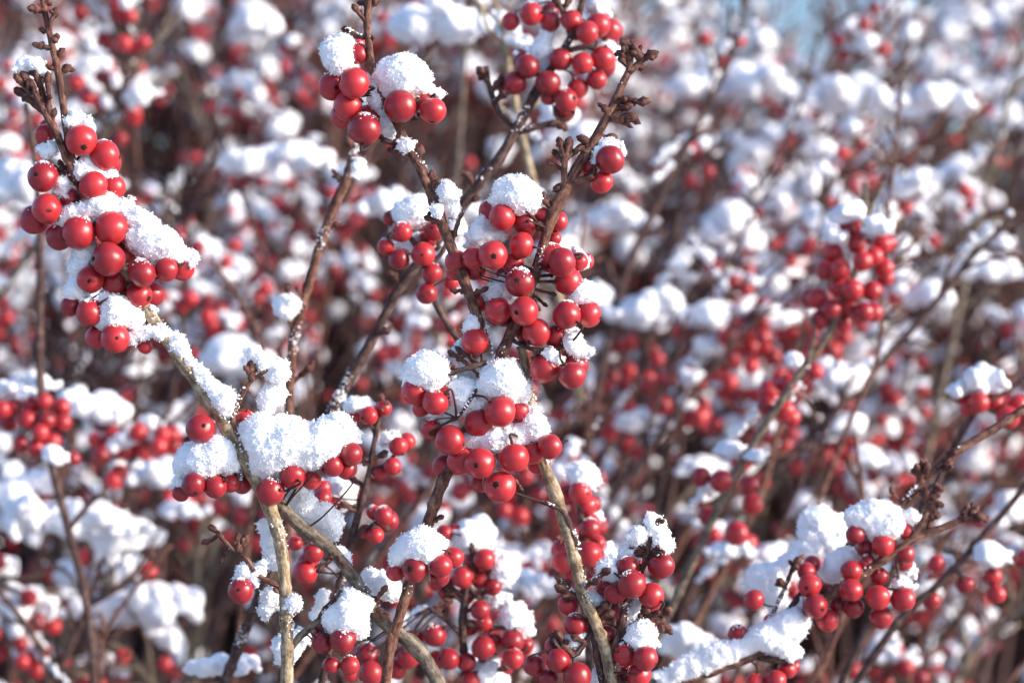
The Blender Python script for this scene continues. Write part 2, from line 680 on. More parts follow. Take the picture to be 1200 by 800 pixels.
    def berries(self, lst, faces=None, relax=True):
        """lst of (px, py, radius px, depth in px); a fifth value 1 turns the calyx to the camera."""
        B = []
        for b in lst:
            x, y, r = b[:3]
            dz = b[3] if len(b) > 3 else (0 if r >= 14.5 else 9 if r >= 11 else 15)
            B.append([x, y, max(r, 9.0), float(dz), b[4] if len(b) > 4 else 0])
        for _ in range(60 if relax else 0):
            mv = False
            for i in range(len(B)):
                for j in range(i):
                    p, q = B[i], B[j]
                    dx, dy, dz = p[0] - q[0], p[1] - q[1], p[3] - q[3]
                    need = (p[2] + q[2]) * 0.985
                    if dx * dx + dy * dy + dz * dz < need * need:
                        want = math.sqrt(max(0, need * need - dx * dx - dy * dy)) + .05
                        g = (want - abs(dz)) / 2
                        sgn = 1 if dz > 0 or (dz == 0 and p[2] < q[2]) else -1
                        p[3] += sgn * g
                        q[3] -= sgn * g
                        mv = True
            if not mv:
                break
        for x, y, r, dz, fc in list(B) if not self.far or len(B) > 15 else []:
            if r < 11 or random.random() > .5 or len(B) > 92:
                continue
            for _ in range(6):
                an, rr = random.uniform(0, 6.28), random.uniform(.35, 1.15) * r
                q = [x + math.cos(an) * rr, y + math.sin(an) * rr, r * random.uniform(.86, .98), dz + random.uniform(1.5, 2.0) * r, 0]
                if all((q[0] - o[0]) ** 2 + (q[1] - o[1]) ** 2 + (q[3] - o[3]) ** 2 > (.95 * (q[2] + o[2])) ** 2 for o in B):
                    B.append(q)
                    break
        for x, y, r, dz, fc in B:
            c = W(x, y, self.d + dz * self.s)
            self.one_berry(c, r * self.s * random.uniform(.98, 1.06), fc, frost=not self.far)

    def one_berry(self, c, r, fc=0, frost=False):
        an = nearest_on(self.paths, c)
        out = (c - an)
        out = out.normalized() if out.length > 1e-6 else Vector((0, -1, 0))
        toc = (Vector((0, 0, CZ)) - c).normalized()
        if fc == 1:
            cd = (toc + Vector((random.uniform(-.5, .3), 0, random.uniform(-.35, .25)))).normalized()
        elif fc == 2:
            cd = (toc * .25 + Vector((random.choice((-.9, .9)), 0, -.3))).normalized()
        else:
            cd = (out + Vector((random.uniform(-1, 1), random.uniform(-.25, 1.1), random.uniform(-1, .35)))).normalized()
        o = link('berry', random.choice(BERRY_FAR if self.far else BERRY), self.root)
        loc, q, sc = c - self.org, frame_z(cd).to_quaternion(), Vector((r, r, r * random.uniform(.95, 1.02)))
        o.rotation_mode = 'QUATERNION'
        o.location, o.rotation_quaternion, o.scale = loc, q, sc
        if self.far:
            return o
        k = link('calyx', random.choice(CALYX), o)
        ks = random.uniform(.6, 1.1)
        k.scale = (ks, ks * random.uniform(.8, 1.1), 1)
        # stalk, in the berry's own unit space
        inv = Matrix.LocRotScale(loc, q, sc).inverted()
        e = inv @ (an - self.org)
        mb = MB()
        s0 = Vector((0, 0, -0.9))
        L = (e - s0).length
        if L > 0.3:
            m1 = s0 + Vector((0, 0, -0.35 * min(L, 2.0)))
            pts, rad = spline([s0, m1, m1.lerp(e, .6) + Vector((0, 0, -.05 * L)), e], [.11, .08, .085, .12], .16)
            tube(mb, pts, rad, 7, 0, 0.12)
            link('stalk', mb.mesh('stalk', [M_DARK]), o)
        if frost and random.random() < 0.42:
            fo = link('frost', random.choice(FROST), o)
            fo.rotation_mode = 'QUATERNION'
            fo.rotation_quaternion = q.inverted() @ Matrix.Rotation(random.uniform(0, 6.28), 3, 'Z').to_quaternion()
        return o


# ------------------------------------------------------------------ snow on the near branches
N_SNOW = 0


def poly_dist(P, x, y):
    """Signed distance (inside > 0) of the points (x, y) to the polygon P."""
    P = np.asarray(P, float)
    d = np.full(x.shape, 1e9)
    ins = np.zeros(x.shape, bool)
    n = len(P)
    for i in range(n):
        a, b = P[i], P[(i + 1) % n]
        ab = b - a
        t = np.clip(((x - a[0]) * ab[0] + (y - a[1]) * ab[1]) / max(ab @ ab, 1e-9), 0, 1)
        d = np.minimum(d, np.hypot(x - a[0] - t * ab[0], y - a[1] - t * ab[1]))
        cond = (a[1] > y) != (b[1] > y)
        xi = a[0] + (y - a[1]) * ab[0] / (ab[1] if abs(ab[1]) > 1e-9 else 1e-9)
        ins ^= cond & (x < xi)
    return np.where(ins, d, -d)


def snow(label, d, poly, dz=4.0, rmax=15.0, group=None, grow=1.7, h=0.00027, thick=1.0):
    """A lump of snow whose silhouette fills poly (photo pixels) at the distance d, as deep as it is high."""
    global N_SNOW
    N_SNOW += 1
    rng = np.random.default_rng(100 + N_SNOW)
    s = K * d
    P = np.asarray(poly, float)
    (x0, y0), (x1, y1) = P.min(0), P.max(0)
    n = int(min(260, max(24, (x1 - x0) * (y1 - y0) / 16)))
    X = rng.uniform(x0, x1, n * 6)
    Y = rng.uniform(y0, y1, n * 6)
    D = poly_dist(P, X, Y)
    k = D > 0.8
    X, Y, D = X[k][:n], Y[k][:n], D[k][:n]
    if len(X) < 3:
        c = P.mean(0)
        X, Y, D = np.array([c[0]]), np.array([c[1]]), np.array([3.0])
    sph = []
    for x, y, dd in zip(X, Y, D):
        r = min(dd, rmax) + grow
        spread = max(0.0, min(dd, rmax) * 0.55) * thick
        for q in (0, 1) if dd > 5 else (0,):
            zz = dz + rng.uniform(-spread, spread)
            p = W(x, y, d + zz * s)
            sph.append((p.x, p.y, p.z, r * s))
    per = 0.0
    for i in range(len(P)):
        a, b = P[i], P[(i + 1) % len(P)]
        L = float(np.hypot(*(b - a)))
        for _ in range(max(1, int(L / 5.0))):
            q = a + (b - a) * rng.uniform() + rng.normal(0, 1.3, 2)
            p = W(q[0], q[1], d + (dz + rng.uniform(-.65, .45) * min(rmax, 12)) * s)
            sph.append((p.x, p.y, p.z, rng.uniform(1.2, 3.6) * s))
    me, org = blob_mesh('snow_clump', sph, h, rng, [(0.0042, 0.0005), (0.0019, 0.00042), (0.0009, 0.00026)],
                        0.30, 0.00022, [M_SNOW])
    o = link('snow_clump', me, None, org)
    tag(o, label, 'snow', group)
    return o



# ------------------------------------------------------------------ ground
gm, gnt, gb = mat('snowy_ground')
gtc = gnt.nodes.new('ShaderNodeTexCoord')
gn = nnode(gnt, 'ShaderNodeTexNoise', Scale=3.0, Detail=6.0)
gnt.links.new(gtc.outputs['Object'], gn.inputs['Vector'])
gr = ramp(gnt, [(0.47, (0.09, 0.07, 0.055)), (0.56, (0.80, 0.81, 0.84)), (1.0, (0.90, 0.91, 0.93))])
gnt.links.new(gn.outputs[0], gr.inputs[0])
gnt.links.new(gr.outputs[0], gb.inputs['Base Color'])
gb.inputs['Roughness'].default_value = 0.7
_g = MB()
_n = 60
_xs = np.sign(np.linspace(-1, 1, _n)) * np.abs(np.linspace(-1, 1, _n)) ** 4 * 900
_gv = [(x, y + 1.5, 0.03 * mnoise.noise(Vector((x * .8, y * .8, 0))) if abs(x) < 12 and abs(y) < 12 else 0.0) for y in _xs for x in _xs]
_gf = [(j * _n + i, j * _n + i + 1, (j + 1) * _n + i + 1, (j + 1) * _n + i) for j in range(_n - 1) for i in range(_n - 1)]
_g.add(_gv, _gf, 0)
tag(link('ground', _g.mesh('ground', [gm])), kind='structure')

# ------------------------------------------------------------------ the near branches, from the photograph
A1 = lambda p: cr(10, 120, 5.217, p)
A2 = lambda p: cr(30, 220, 4.0, p)
A3 = lambda p: cr(190, 460, 4.8, p)
A4 = lambda p: cr(130, 350, 2.963, p)
A5 = lambda p: cr(220, 560, 3.333, p)
A0 = lambda p: cr(0, 0, 4.447, p)
F0 = lambda p: cr(360, 0, 4.0, p)
G1 = lambda p: cr(500, 190, 5.332, p)
G2 = lambda p: cr(520, 320, 5.0, p)
H0 = lambda p: cr(450, 400, 4.0, p)
K0 = lambda p: cr(620, 590, 3.81, p)
L0 = lambda p: cr(360, 620, 4.286, p)
R0 = lambda p: cr(840, 560, 3.334, p)
P0 = lambda p: cr(570, 0, 3.333, p)
Q0 = lambda p: cr(440, 190, 5.0, p)

# --- the long tan branch with the heavy bunch at its head and the knobbly twin tips
bA = Branch('sharp tan branch slanting up to a heavy snowy berry bunch below twin knobbly tips', 0.55, [
    [(336, 830, 15), (337, 770, 14), (335, 715, 15), (333, 670, 14), (327, 630, 15), (318, 600, 17), (303, 566, 19), (283, 530, 19),
     (252, 478, 18), (212, 420, 18), (175, 368, 14), (148, 322, 13), (118, 270, 12), (97, 225, 10)],
    [(101, 235, 9), (95, 220, 11), (84, 185, 10), (77, 145, 9), (70, 95, 8.5), (62, 57, 8), (54, 20, 7), (48, -8, 6)],
    [(92, 215, 8, -2), (78, 185, 9, -5), (67, 158, 9, -8), (57, 140, 9, -8), (50, 125, 8, -7), (44, 112, 6, -6)],
    [(303, 566, 16, 8), (328, 590, 15, 12), (346, 611, 15, 14), (370, 629, 15, 16), (391, 647, 15, 18), (412, 674, 15, 20),
     (432, 703, 15, 22), (452, 731, 15, 24), (478, 750, 16, 26), (498, 772, 17, 28), (522, 815, 17, 30)],
    [(335, 690, 8), (318, 682, 6, -4), (300, 672, 5, -6), (290, 655, 5, -8), (274, 644, 4, -8), (256, 626, 4, -8)],
    [(283, 530, 7, -4), (273, 492, 6, -6), (282, 465, 6, -6), (295, 446, 5, -6), (314, 433, 4, -6)],
    [(287, 535, 7, -2), (268, 525, 5, -8), (255, 512, 4, -8), (246, 505, 3, -4)],
    [(280, 560, 6, 0), (278, 548, 6, -6), (266, 552, 5, -8), (240, 560, 4, -4)],
    [(340, 760, 9, 2), (352, 745, 9, 4), (372, 728, 8, 6), (388, 712, 7, 6), (398, 690, 6, 4)],
], [M_TAN, M_BROWN, M_BROWN, M_GREY, M_BROWN, M_BROWN, M_DARK, M_GREY, M_GREY], sides=14)
bA.berries([(p[0], p[1], p[2] / 5.217, *p[3:]) for p in A1([(445, 232, 92, -10), (590, 325, 95, -2), (220, 195, 60, 10),
            (210, 455, 95, -12, 1), (235, 650, 95, -8, 1), (520, 510, 85, -8), (640, 520, 74, 8), (380, 590, 66, 12)])] +
           [(p[0], p[1], p[2] / 4.0, *p[3:]) for p in A2([(248, 212, 75, -14), (160, 230, 64, 0), (405, 190, 75, -18, 2), (388, 335, 78, -20),
            (305, 430, 64, -6, 1), (420, 450, 62, -4), (545, 400, 68, -14), (660, 382, 57, -8, 2), (735, 378, 57, 0),
            (530, 505, 64, -6), (300, 585, 66, -12), (210, 555, 48, 2), (420, 705, 70, -18, 1), (335, 700, 56, -2), (560, 745, 36, 6)])] +
           [(235, 502, 16.5, -14, 1)] +
           [(p[0], p[1], p[2] / 4.8, *p[3:]) for p in A3([(175, 517, 68, -12), (300, 530, 65, -8), (340, 470, 56, 4), (105, 565, 50, 2),
            (385, 510, 50, 6), (450, 510, 58, 12), (610, 555, 78, -14), (735, 468, 70, -10), (840, 488, 58, 0), (955, 408, 66, -10),
            (1065, 345, 64, -6), (1040, 430, 58, 6), (465, 135, 48, 8)])] +
           [(282, 692, 15.5, -8, 1), (402, 750, 15.5, -8, 2), (378, 753, 13.5, 0), (388, 779, 10, 6), (410, 779, 11, 6)])
for b, t, w, hd in A0([]) + [
    ((47, 14), (37, 10), 8, 1), ((58, 36), (65, 12), 6, 1), ((57, 55), (43, 53), 7, 0), ((60, 48), (66, 44), 7, 0), ((63, 68), (73, 60), 7, 0),
    ((66, 86), (80, 79), 7, 0), ((55, 37), (48, 35), 5, 0), ((64, 82), (58, 79), 5, 0), ((72, 112), (77, 110), 4, 0), ((50, 8), (58, 1), 7, 1),
    ((50, 125), (19, 90), 7, 0), ((52, 128), (27, 86), 7, 1), ((54, 130), (41, 82), 8, 0), ((55, 132), (47, 88), 7, 1), ((57, 138), (56, 88), 7, 0),
    ((52, 128), (20, 106), 8, 1), ((55, 134), (29, 113), 8, 0), ((60, 145), (64, 130), 6, 0), ((52, 125), (36, 96), 7, 0),
    ((256, 626), (238, 636), 5, 1), ((260, 630), (248, 618), 6, 1), ((268, 640), (259, 657), 5, 1), ((278, 645), (289, 628), 7, 1), ((280, 646), (279, 627), 6, 0),
    ((295, 446), (294, 428), 9, 0), ((314, 433), (322, 430), 5, 0),
    ((175, 372), (150, 396), 5, 2), ((178, 376), (160, 402), 5, 2), ((172, 372), (166, 400), 6, 1), ((180, 378), (192, 400), 5, 1),
    ((92, 212), (70, 190), 5, 2), ((94, 214), (62, 195), 5, 2), ((96, 218), (88, 196), 5, 1), ((98, 222), (78, 205), 5, 2),
    ((390, 646), (404, 664), 5, 1), ((386, 650), (375, 668), 6, 2), ((430, 715), (452, 688), 6, 1), ((438, 722), (455, 722), 7, 1), ((372, 726), (392, 700), 5, 1),
    ((334, 700), (322, 690), 4, 1), ((334, 712), (346, 705), 4, 0)]:
    bA.spur(b, t, w, -6, heads=hd)

snow('sloping snow ledge draped over the heavy bunch at the head of the tan branch', .55,
     A2([(140, 190), (165, 130), (200, 90), (270, 70), (320, 40), (350, 15), (400, 20), (440, 60), (500, 70), (530, 100), (590, 120), (640, 180), (700, 210),
         (720, 260), (745, 295), (790, 290), (810, 330), (780, 360), (740, 330), (640, 355), (600, 365), (570, 335), (520, 310), (470, 270), (470, 200),
         (430, 150), (380, 140), (330, 180), (270, 160), (200, 180), (160, 200)]), 2)
snow('snow stuck down the outer side of the heavy bunch on the tan branch', .55,
     A2([(330, 245), (230, 285), (210, 350), (190, 390), (222, 420), (180, 490), (200, 530), (265, 520), (310, 470), (270, 430), (280, 380), (330, 350)]), 4)
snow('snow wedge at the bottom of the heavy bunch on the tan branch', .55,
     A2([(350, 475), (400, 490), (470, 520), (560, 600), (530, 655), (480, 650), (420, 650), (345, 670), (335, 600), (350, 550), (345, 510)]), -2)
snow('small snow cap on the uppermost berry of the heavy bunch, beside the knobbly twin tips', .55,
     A1([(350, 60), (370, 50), (430, 65), (490, 100), (530, 140), (530, 175), (490, 165), (440, 145), (370, 160), (345, 150)]), 2)
snow('thin snow scrap hanging on the shorter of the twin knobbly tips', .55,
     A0([(75, 345), (120, 310), (180, 298), (220, 320), (250, 350), (272, 375), (240, 390), (200, 385), (150, 390), (100, 385)]), 2, 9)
snow('tiny snow patch in the fork below the twin knobbly tips', .55,
     A1([(190, 290), (240, 250), (290, 250), (300, 320), (240, 350), (190, 360)]), 5, 10)
snow('snow pocket between the stem and the two touching berries high in the heavy bunch', .55,
     A1([(410, 370), (480, 345), (570, 375), (600, 415), (650, 435), (665, 465), (600, 460), (500, 450), (440, 490), (415, 440)]), 3)
snow('snow filling the gap left of the stem inside the heavy bunch', .55,
     A1([(300, 460), (370, 440), (385, 500), (360, 550), (330, 585), (290, 560)]), 5, 10)
snow('long snow strip lying along the upper side of the tan branch', .55,
     A4([(150, 70), (175, 100), (240, 130), (270, 160), (275, 200), (330, 255), (380, 300), (430, 340), (435, 380), (410, 415), (375, 395), (335, 335), (292, 275), (243, 210), (205, 160), (180, 110), (135, 30), (160, 40)]), -1, 12)
snow('snow crumbs on the dry spur under the heavy bunch', .55,
     A2([(490, 680), (540, 660), (600, 655), (650, 660), (670, 690), (640, 710), (590, 690), (540, 700), (510, 730), (490, 720)]), -5, 7)
snow('domed snow heap on the short row of berries below the lone round berry', .55,
     A3([(275, 140), (325, 170), (345, 230), (375, 290), (440, 340), (450, 390), (425, 430), (370, 480), (330, 450), (290, 510), (240, 510), (200, 465),
         (130, 475), (110, 540), (60, 565), (48, 530), (75, 480), (68, 410), (90, 350), (150, 290), (220, 285), (280, 240), (295, 190)]), 3, 22)
snow('broad lumpy snow shelf along the berry row right of the tan branch fork', .55,
     A3([(430, 210), (460, 170), (500, 140), (560, 130), (600, 150), (640, 150), (680, 135), (740, 145), (790, 170), (870, 180), (890, 150), (940, 128),
         (1010, 133), (1060, 155), (1090, 190), (1120, 215), (1115, 280), (1040, 295), (1000, 335), (950, 365), (890, 405), (840, 440), (780, 415),
         (720, 415), (680, 430), (650, 490), (590, 495), (540, 535), (525, 470), (500, 400), (475, 330), (460, 260)]), 2, 24)
snow('frosty snow puff on the tip of the budded twig above the broad snow shelf', .55,
     [(289, 415), (300, 408), (312, 414), (320, 422), (334, 425), (341, 438), (334, 449), (322, 446), (312, 436), (300, 428)], 3, 9)
snow('loose snow between the two shoots of the budded twig above the broad snow shelf', .552,
     [(309, 452), (322, 447), (336, 455), (335, 468), (321, 473), (314, 485), (301, 483), (304, 468)], 4, 9)
snow('snow pad on the darker fork just under the broad snow shelf', .558,
     A5([(378, 50), (440, 38), (485, 75), (500, 110), (560, 103), (588, 150), (594, 210), (572, 245), (530, 205), (480, 165), (440, 145), (398, 92)]), 4)
snow('frost tuft on the darker fork above the dry bud cluster', .555, A5([(575, 275), (600, 265), (632, 300), (630, 325), (600, 318)]), -2, 7)
snow('snow cap on the single berry hanging left of the upright tan fork', .55,
     A5([(178, 390), (212, 345), (262, 348), (300, 333), (308, 380), (268, 412), (250, 405), (200, 398)]), 0, 10)
snow('snow caught in the twiglet behind the upright tan fork', .56,
     A5([(280, 175), (330, 150), (352, 250), (355, 350), (325, 355), (298, 255)]), 14, 11)
snow('loose snow hanging under the single berry left of the upright tan fork', .555,
     A5([(282, 525), (300, 450), (342, 418), (382, 450), (352, 495), (305, 555)]), 8, 12)
snow('snow blob on the knot of the upright tan fork', .55, A5([(385, 470), (420, 455), (440, 490), (430, 512), (390, 510)]), -8, 8)
snow('snow strip behind the base of the upright tan fork', .565, A5([(335, 650), (380, 600), (440, 600), (480, 590), (470, 640), (410, 700), (345, 735)]), 16, 11)
snow('tall ragged snow cone on the pair of berries by the dark dry fork', .55,
     L0([(85, 500), (95, 420), (150, 370), (190, 295), (240, 320), (312, 350), (307, 400), (285, 430), (303, 480), (292, 545), (250, 550), (215, 520), (140, 525)]), 2, 18)
snow('flat snow pad between the dark fork and the upright grey stem', .56,
     L0([(255, 230), (310, 196), (360, 220), (430, 260), (482, 320), (440, 352), (370, 330), (300, 300)]), 8, 13)
snow('snow strip on the thin twig behind the ragged snow cone', .57, L0([(20, 440), (60, 330), (95, 300), (100, 340), (60, 440), (10, 500)]), 16, 9)

# --- branch with the split bunch near the top of the picture
bF = Branch('sharp brown branch topped by a berry bunch split by snow near the top edge', 0.55, [
    [(572, 412, 13, 2), (556, 362, 13), (540, 318, 12), (523, 275, 13), (508, 235, 12), (493, 198, 12), (477, 170, 12), (465, 145, 10), (450, 118, 9),
     (440, 92, 8), (435, 72, 9), (432, 50, 9), (430, 27, 9), (432, 5, 9), (436, -12, 8)],
    [(478, 172, 7), (462, 168, 6, -3), (446, 163, 6, -4)],
    [(432, 45, 6), (420, 42, 5), (407, 36, 6)],
    [(444, 108, 6), (425, 112, 4, -4), (415, 112, 4, -6)],
    [(452, 122, 7), (465, 134, 6, -2), (487, 139, 5, 0), (494, 130, 4, 0)],
], [M_BROWN, M_DARK, M_DARK, M_DARK, M_DARK], ground=False)
bF.berries([(p[0], p[1], p[2] / 4.0, *p[3:]) for p in F0([(220, 390, 70, -14), (118, 405, 64, -4, 1), (190, 500, 70, -8, 2), (268, 605, 75, -10),
            (435, 500, 77, -14, 2), (545, 485, 60, -2), (590, 520, 62, -8), (238, 255, 52, 6)])])
for b, t, w, hd in [((431, 28), (415, 8), 6, 0), ((432, 12), (442, 0), 7, 1), ((432, 8), (426, -6), 7, 1), ((432, 6), (434, -14), 7, 1), ((425, 44), (404, 35), 7, 1),
                    ((431, 50), (438, 44), 4, 0), ((490, 192), (480, 180), 6, 0), ((490, 190), (493, 174), 7, 0), ((505, 228), (514, 214), 9, 0),
                    ((468, 172), (460, 177), 6, 0), ((450, 166), (444, 162), 6, 1), ((500, 215), (508, 205), 6, 1), ((518, 262), (500, 255), 6, 1), ((525, 285), (540, 250), 6, 1),
                    ((560, 372), (541, 330), 4, 1), ((548, 345), (530, 340), 5, 2), ((552, 352), (570, 338), 5, 2)]:
    bF.spur(b, t, w, -5, heads=hd)
snow('rounded snow dome on three berries just right of the brown branch tip', .55,
     F0([(330, 345), (370, 290), (430, 262), (490, 268), (550, 308), (580, 355), (572, 400), (620, 408), (637, 460), (600, 470), (565, 440), (505, 435), (480, 470), (430, 445), (370, 440), (330, 385)]), 2, 20)
snow('upright snow plug beside the brown branch tip, above four berries', .55,
     F0([(60, 235), (85, 195), (130, 178), (180, 165), (222, 190), (220, 240), (212, 290), (238, 312), (195, 335), (150, 355), (110, 322), (80, 290), (78, 260)]), 2, 18)
snow('snow lodged among the stalks in the middle of the split bunch', .55, F0([(285, 350), (330, 380), (372, 440), (345, 520), (300, 490), (285, 430)]), 6, 10)
snow('snow under the stalks of the split bunch', .552, F0([(250, 545), (330, 520), (400, 560), (405, 640), (350, 650), (335, 585), (265, 575)]), 4, 10)
snow('frost knot on the brown branch below the split bunch', .55, F0([(415, 680), (440, 650), (490, 665), (495, 685), (450, 705)]), -7, 7)
snow('frosty clump around the bud half way down the brown branch', .55,
     Q0([(370, 150), (400, 110), (450, 130), (500, 165), (480, 210), (498, 300), (450, 325), (430, 270), (425, 220), (385, 210)]), -2, 9)
snow('frost crumbs on the other side of the bud half way down the brown branch', .55, Q0([(320, 270), (350, 250), (385, 280), (375, 325), (340, 320)]), -6, 7)

# --- the knobbly branch of the middle, with its two bunches
bB = Branch('sharp branch with bare knobbly forked tip rising from the largest middle bunch', 0.55, [
    [(450, 815, 12, 16), (458, 758, 12, 14), (474, 702, 12, 12), (485, 668, 13, 10), (502, 612, 14, 8), (518, 566, 14, 8), (545, 510, 14, 8), (570, 455, 14, 4),
     (584, 425, 14, 0), (596, 396, 13, 0), (612, 362, 13, 0), (625, 325, 13, 0), (632, 305, 12), (642, 268, 12), (655, 236, 13), (670, 208, 13), (686, 180, 12), (702, 155, 11),
     (720, 120, 10), (731, 96, 9), (738, 80, 8), (736, 64, 8), (733, 52, 8)],
    [(736, 86, 8), (746, 77, 8), (756, 68, 7), (764, 63, 7)],
    [(662, 222, 8), (661, 200, 8, -4), (663, 185, 7, -6), (666, 168, 6, -6)],
    [(668, 213, 8), (680, 212, 7, -5), (696, 206, 6, -8)],
    [(610, 405, 11, 14), (616, 430, 11, 14), (622, 470, 11, 16), (630, 515, 12, 18), (638, 546, 13, 18), (651, 579, 14, 18), (664, 621, 14, 18), (676, 667, 14, 18),
     (683, 697, 14, 20), (697, 728, 13, 22), (710, 764, 14, 24), (722, 830, 14, 26)],
    [(600, 398, 6, 0), (620, 408, 5, -8), (645, 410, 5, -10), (665, 405, 4, -8)],
    [(570, 425, 7, -6), (545, 432, 6, -12), (520, 440, 5, -12)],
    [(565, 450, 5, -8), (557, 458, 5, -16), (545, 478, 4, -18), (535, 490, 3, -17)],
    [(676, 640, 7, 16), (664, 605, 6, 12), (655, 596, 5, 10), (640, 590, 4, 8)],
], [M_BROWN, M_BROWN, M_BROWN, M_BROWN, M_TAN, M_DARK, M_DARK, M_DARK, M_DARK])
bB.berries([(p[0], p[1], p[2] / 5.332, *p[3:]) for p in G1([(470, 345, 82, -10), (612, 380, 75, -4), (725, 330, 45, 6), (820, 370, 62, 14), (795, 475, 45, 18), (595, 520, 80, -4, 0),
            (415, 580, 88, -20, 1), (290, 600, 70, -8), (185, 620, 70, 0), (300, 670, 70, 4), (540, 630, 70, 2), (580, 750, 88, -22, 1), (840, 625, 92, -14, 2),
            (950, 620, 60, 4), (885, 745, 88, -4)])] +
           [(p[0], p[1], p[2] / 5.0, *p[3:]) for p in G2([(318, 218, 78, -12), (472, 222, 82, -14), (545, 345, 82, -16), (185, 400, 80, -4), (190, 180, 58, 12),
            (720, 245, 84, -14), (850, 240, 78, -2, 2), (660, 370, 74, 2), (590, 560, 82, -8), (765, 540, 84, 2), (752, 600, 78, -4), (715, 475, 72, 10)])] +
           [(p[0], p[1], p[2] / 4.0, *p[3:]) for p in H0([(145, 235, 64, -10), (240, 285, 60, -14), (175, 310, 44, 6), (225, 410, 50, -2), (310, 462, 66, -14, 2), (445, 385, 66, -10),
            (545, 330, 72, -18), (630, 330, 58, -4), (610, 545, 72, -20), (695, 520, 60, -6), (778, 492, 56, -10, 2), (285, 585, 56, 0), (360, 560, 64, -10), (450, 570, 70, -14, 1),
            (545, 680, 75, -14), (515, 665, 56, 6)])] +
           [(715, 187, 16.5, -6), (705, 213, 14, 2), (691, 195, 11, 8), (486, 667, 15.5, -12, 1), (517, 663, 13.5, -8), (531, 653, 13, 0), (463, 670, 11, 4)])
for b, t, w, hd in [((734, 66), (732, 50), 9, 2), ((735, 68), (741, 51), 8, 1), ((735, 72), (726, 62), 7, 1), ((737, 76), (727, 70), 6, 0), ((756, 68), (767, 63), 9, 1), ((750, 74), (748, 62), 8, 1), ((744, 78), (752, 80), 6, 0),
                    ((714, 132), (738, 124), 7, 2), ((730, 126), (758, 119), 8, 1), ((722, 128), (736, 116), 7, 0), ((714, 138), (742, 137), 9, 2), ((716, 138), (734, 144), 7, 0), ((716, 130), (707, 126), 7, 0),
                    ((694, 166), (719, 161), 8, 1), ((688, 176), (683, 162), 8, 0), ((664, 184), (655, 165), 7, 1), ((665, 182), (667, 165), 8, 0), ((660, 200), (643, 190), 5, 1), ((662, 195), (650, 178), 6, 1),
                    ((668, 188), (682, 172), 7, 1), ((680, 212), (698, 204), 8, 1), ((659, 212), (651, 222), 7, 0), ((650, 250), (638, 235), 5, 1), ((640, 262), (630, 265), 8, 0), ((640, 235), (622, 226), 6, 1),
                    ((560, 428), (536, 408), 5, 2), ((548, 432), (527, 412), 5, 1), ((540, 434), (524, 430), 5, 2), ((535, 436), (518, 446), 4, 2), ((560, 440), (548, 465), 4, 1), ((552, 436), (570, 448), 4, 1),
                    ((625, 405), (628, 424), 5, 1), ((630, 406), (634, 424), 5, 1), ((640, 410), (643, 424), 4, 0), ((650, 432), (672, 434), 6, 1), ((612, 392), (640, 398), 4, 1), ((632, 330), (648, 322), 4, 0), ((634, 335), (652, 330), 4, 0),
                    ((630, 340), (650, 345), 4, 0), ((628, 342), (640, 358), 4, 0), ((626, 345), (632, 362), 4, 0), ((500, 612), (518, 605), 5, 1), ((612, 575), (604, 562), 4, 1),
                    ((648, 574), (640, 588), 4, 1), ((668, 640), (652, 630), 4, 1), ((683, 693), (700, 680), 6, 1)]:
    bB.spur(b, t, w, -6, heads=hd)
snow('tall snow dome on the topmost berry pair of the largest middle bunch', .55,
     G1([(398, 230), (430, 160), (480, 110), (560, 96), (632, 108), (685, 148), (712, 180), (705, 270), (645, 315), (570, 330), (530, 300), (470, 275), (405, 268)]), 2, 20)
snow('snow slope left of the topmost pair in the largest middle bunch', .552,
     G1([(245, 530), (290, 400), (350, 320), (400, 285), (405, 350), (430, 425), (480, 440), (515, 450), (485, 500), (400, 490), (340, 530), (280, 530)]), 6, 16)
snow('thin snow rim behind the berries on the stem side of the largest middle bunch', .552,
     G1([(890, 515), (935, 520), (985, 580), (995, 650), (965, 650), (925, 580)]), 6, 9)
snow('snow wedge on the outermost berry pair of the largest middle bunch', .55,
     G2([(735, 130), (820, 45), (872, 78), (918, 140), (912, 195), (860, 175), (775, 175)]), 2, 15)
snow('snow crust over the two lowest outer berries of the largest middle bunch', .55,
     G2([(730, 325), (797, 365), (802, 420), (852, 460), (848, 520), (790, 500), (740, 470), (705, 420)]), -4, 13)
snow('snow filling between the inner berries and the stem of the largest middle bunch', .552,
     G2([(232, 150), (280, 55), (375, 15), (365, 80), (390, 140), (320, 150), (262, 180), (232, 235)]), 4, 15)
snow('little snow collar above the lone berry under the stem fork', .55, G2([(115, 300), (170, 232), (242, 300), (245, 335), (185, 335), (125, 350)]), 2, 11)
snow('snow speck on the berry below the stem fork stalks', .55, G2([(580, 452), (640, 448), (690, 490), (665, 545), (610, 520)]), -16, 9)
snow('snow bank on the first berries of the lower middle bunch', .55,
     H0([(88, 205), (92, 120), (150, 70), (200, 48), (262, 62), (302, 100), (300, 150), (345, 170), (275, 220), (215, 225), (150, 205), (110, 225)]), 0, 20)
snow('crumbly snow sheet running down the inside of the lower middle bunch', .55,
     H0([(275, 220), (350, 170), (432, 180), (425, 280), (385, 330), (345, 360), (355, 405), (262, 425), (262, 350), (300, 340), (305, 270)]), 4, 16)
snow('peaked snow mound crowning the lower middle bunch', .55,
     H0([(382, 340), (420, 270), (440, 190), (460, 140), (510, 100), (560, 78), (612, 108), (642, 150), (678, 180), (672, 250), (645, 290), (600, 285), (540, 275), (490, 280), (470, 325), (420, 345)]), 0, 24)
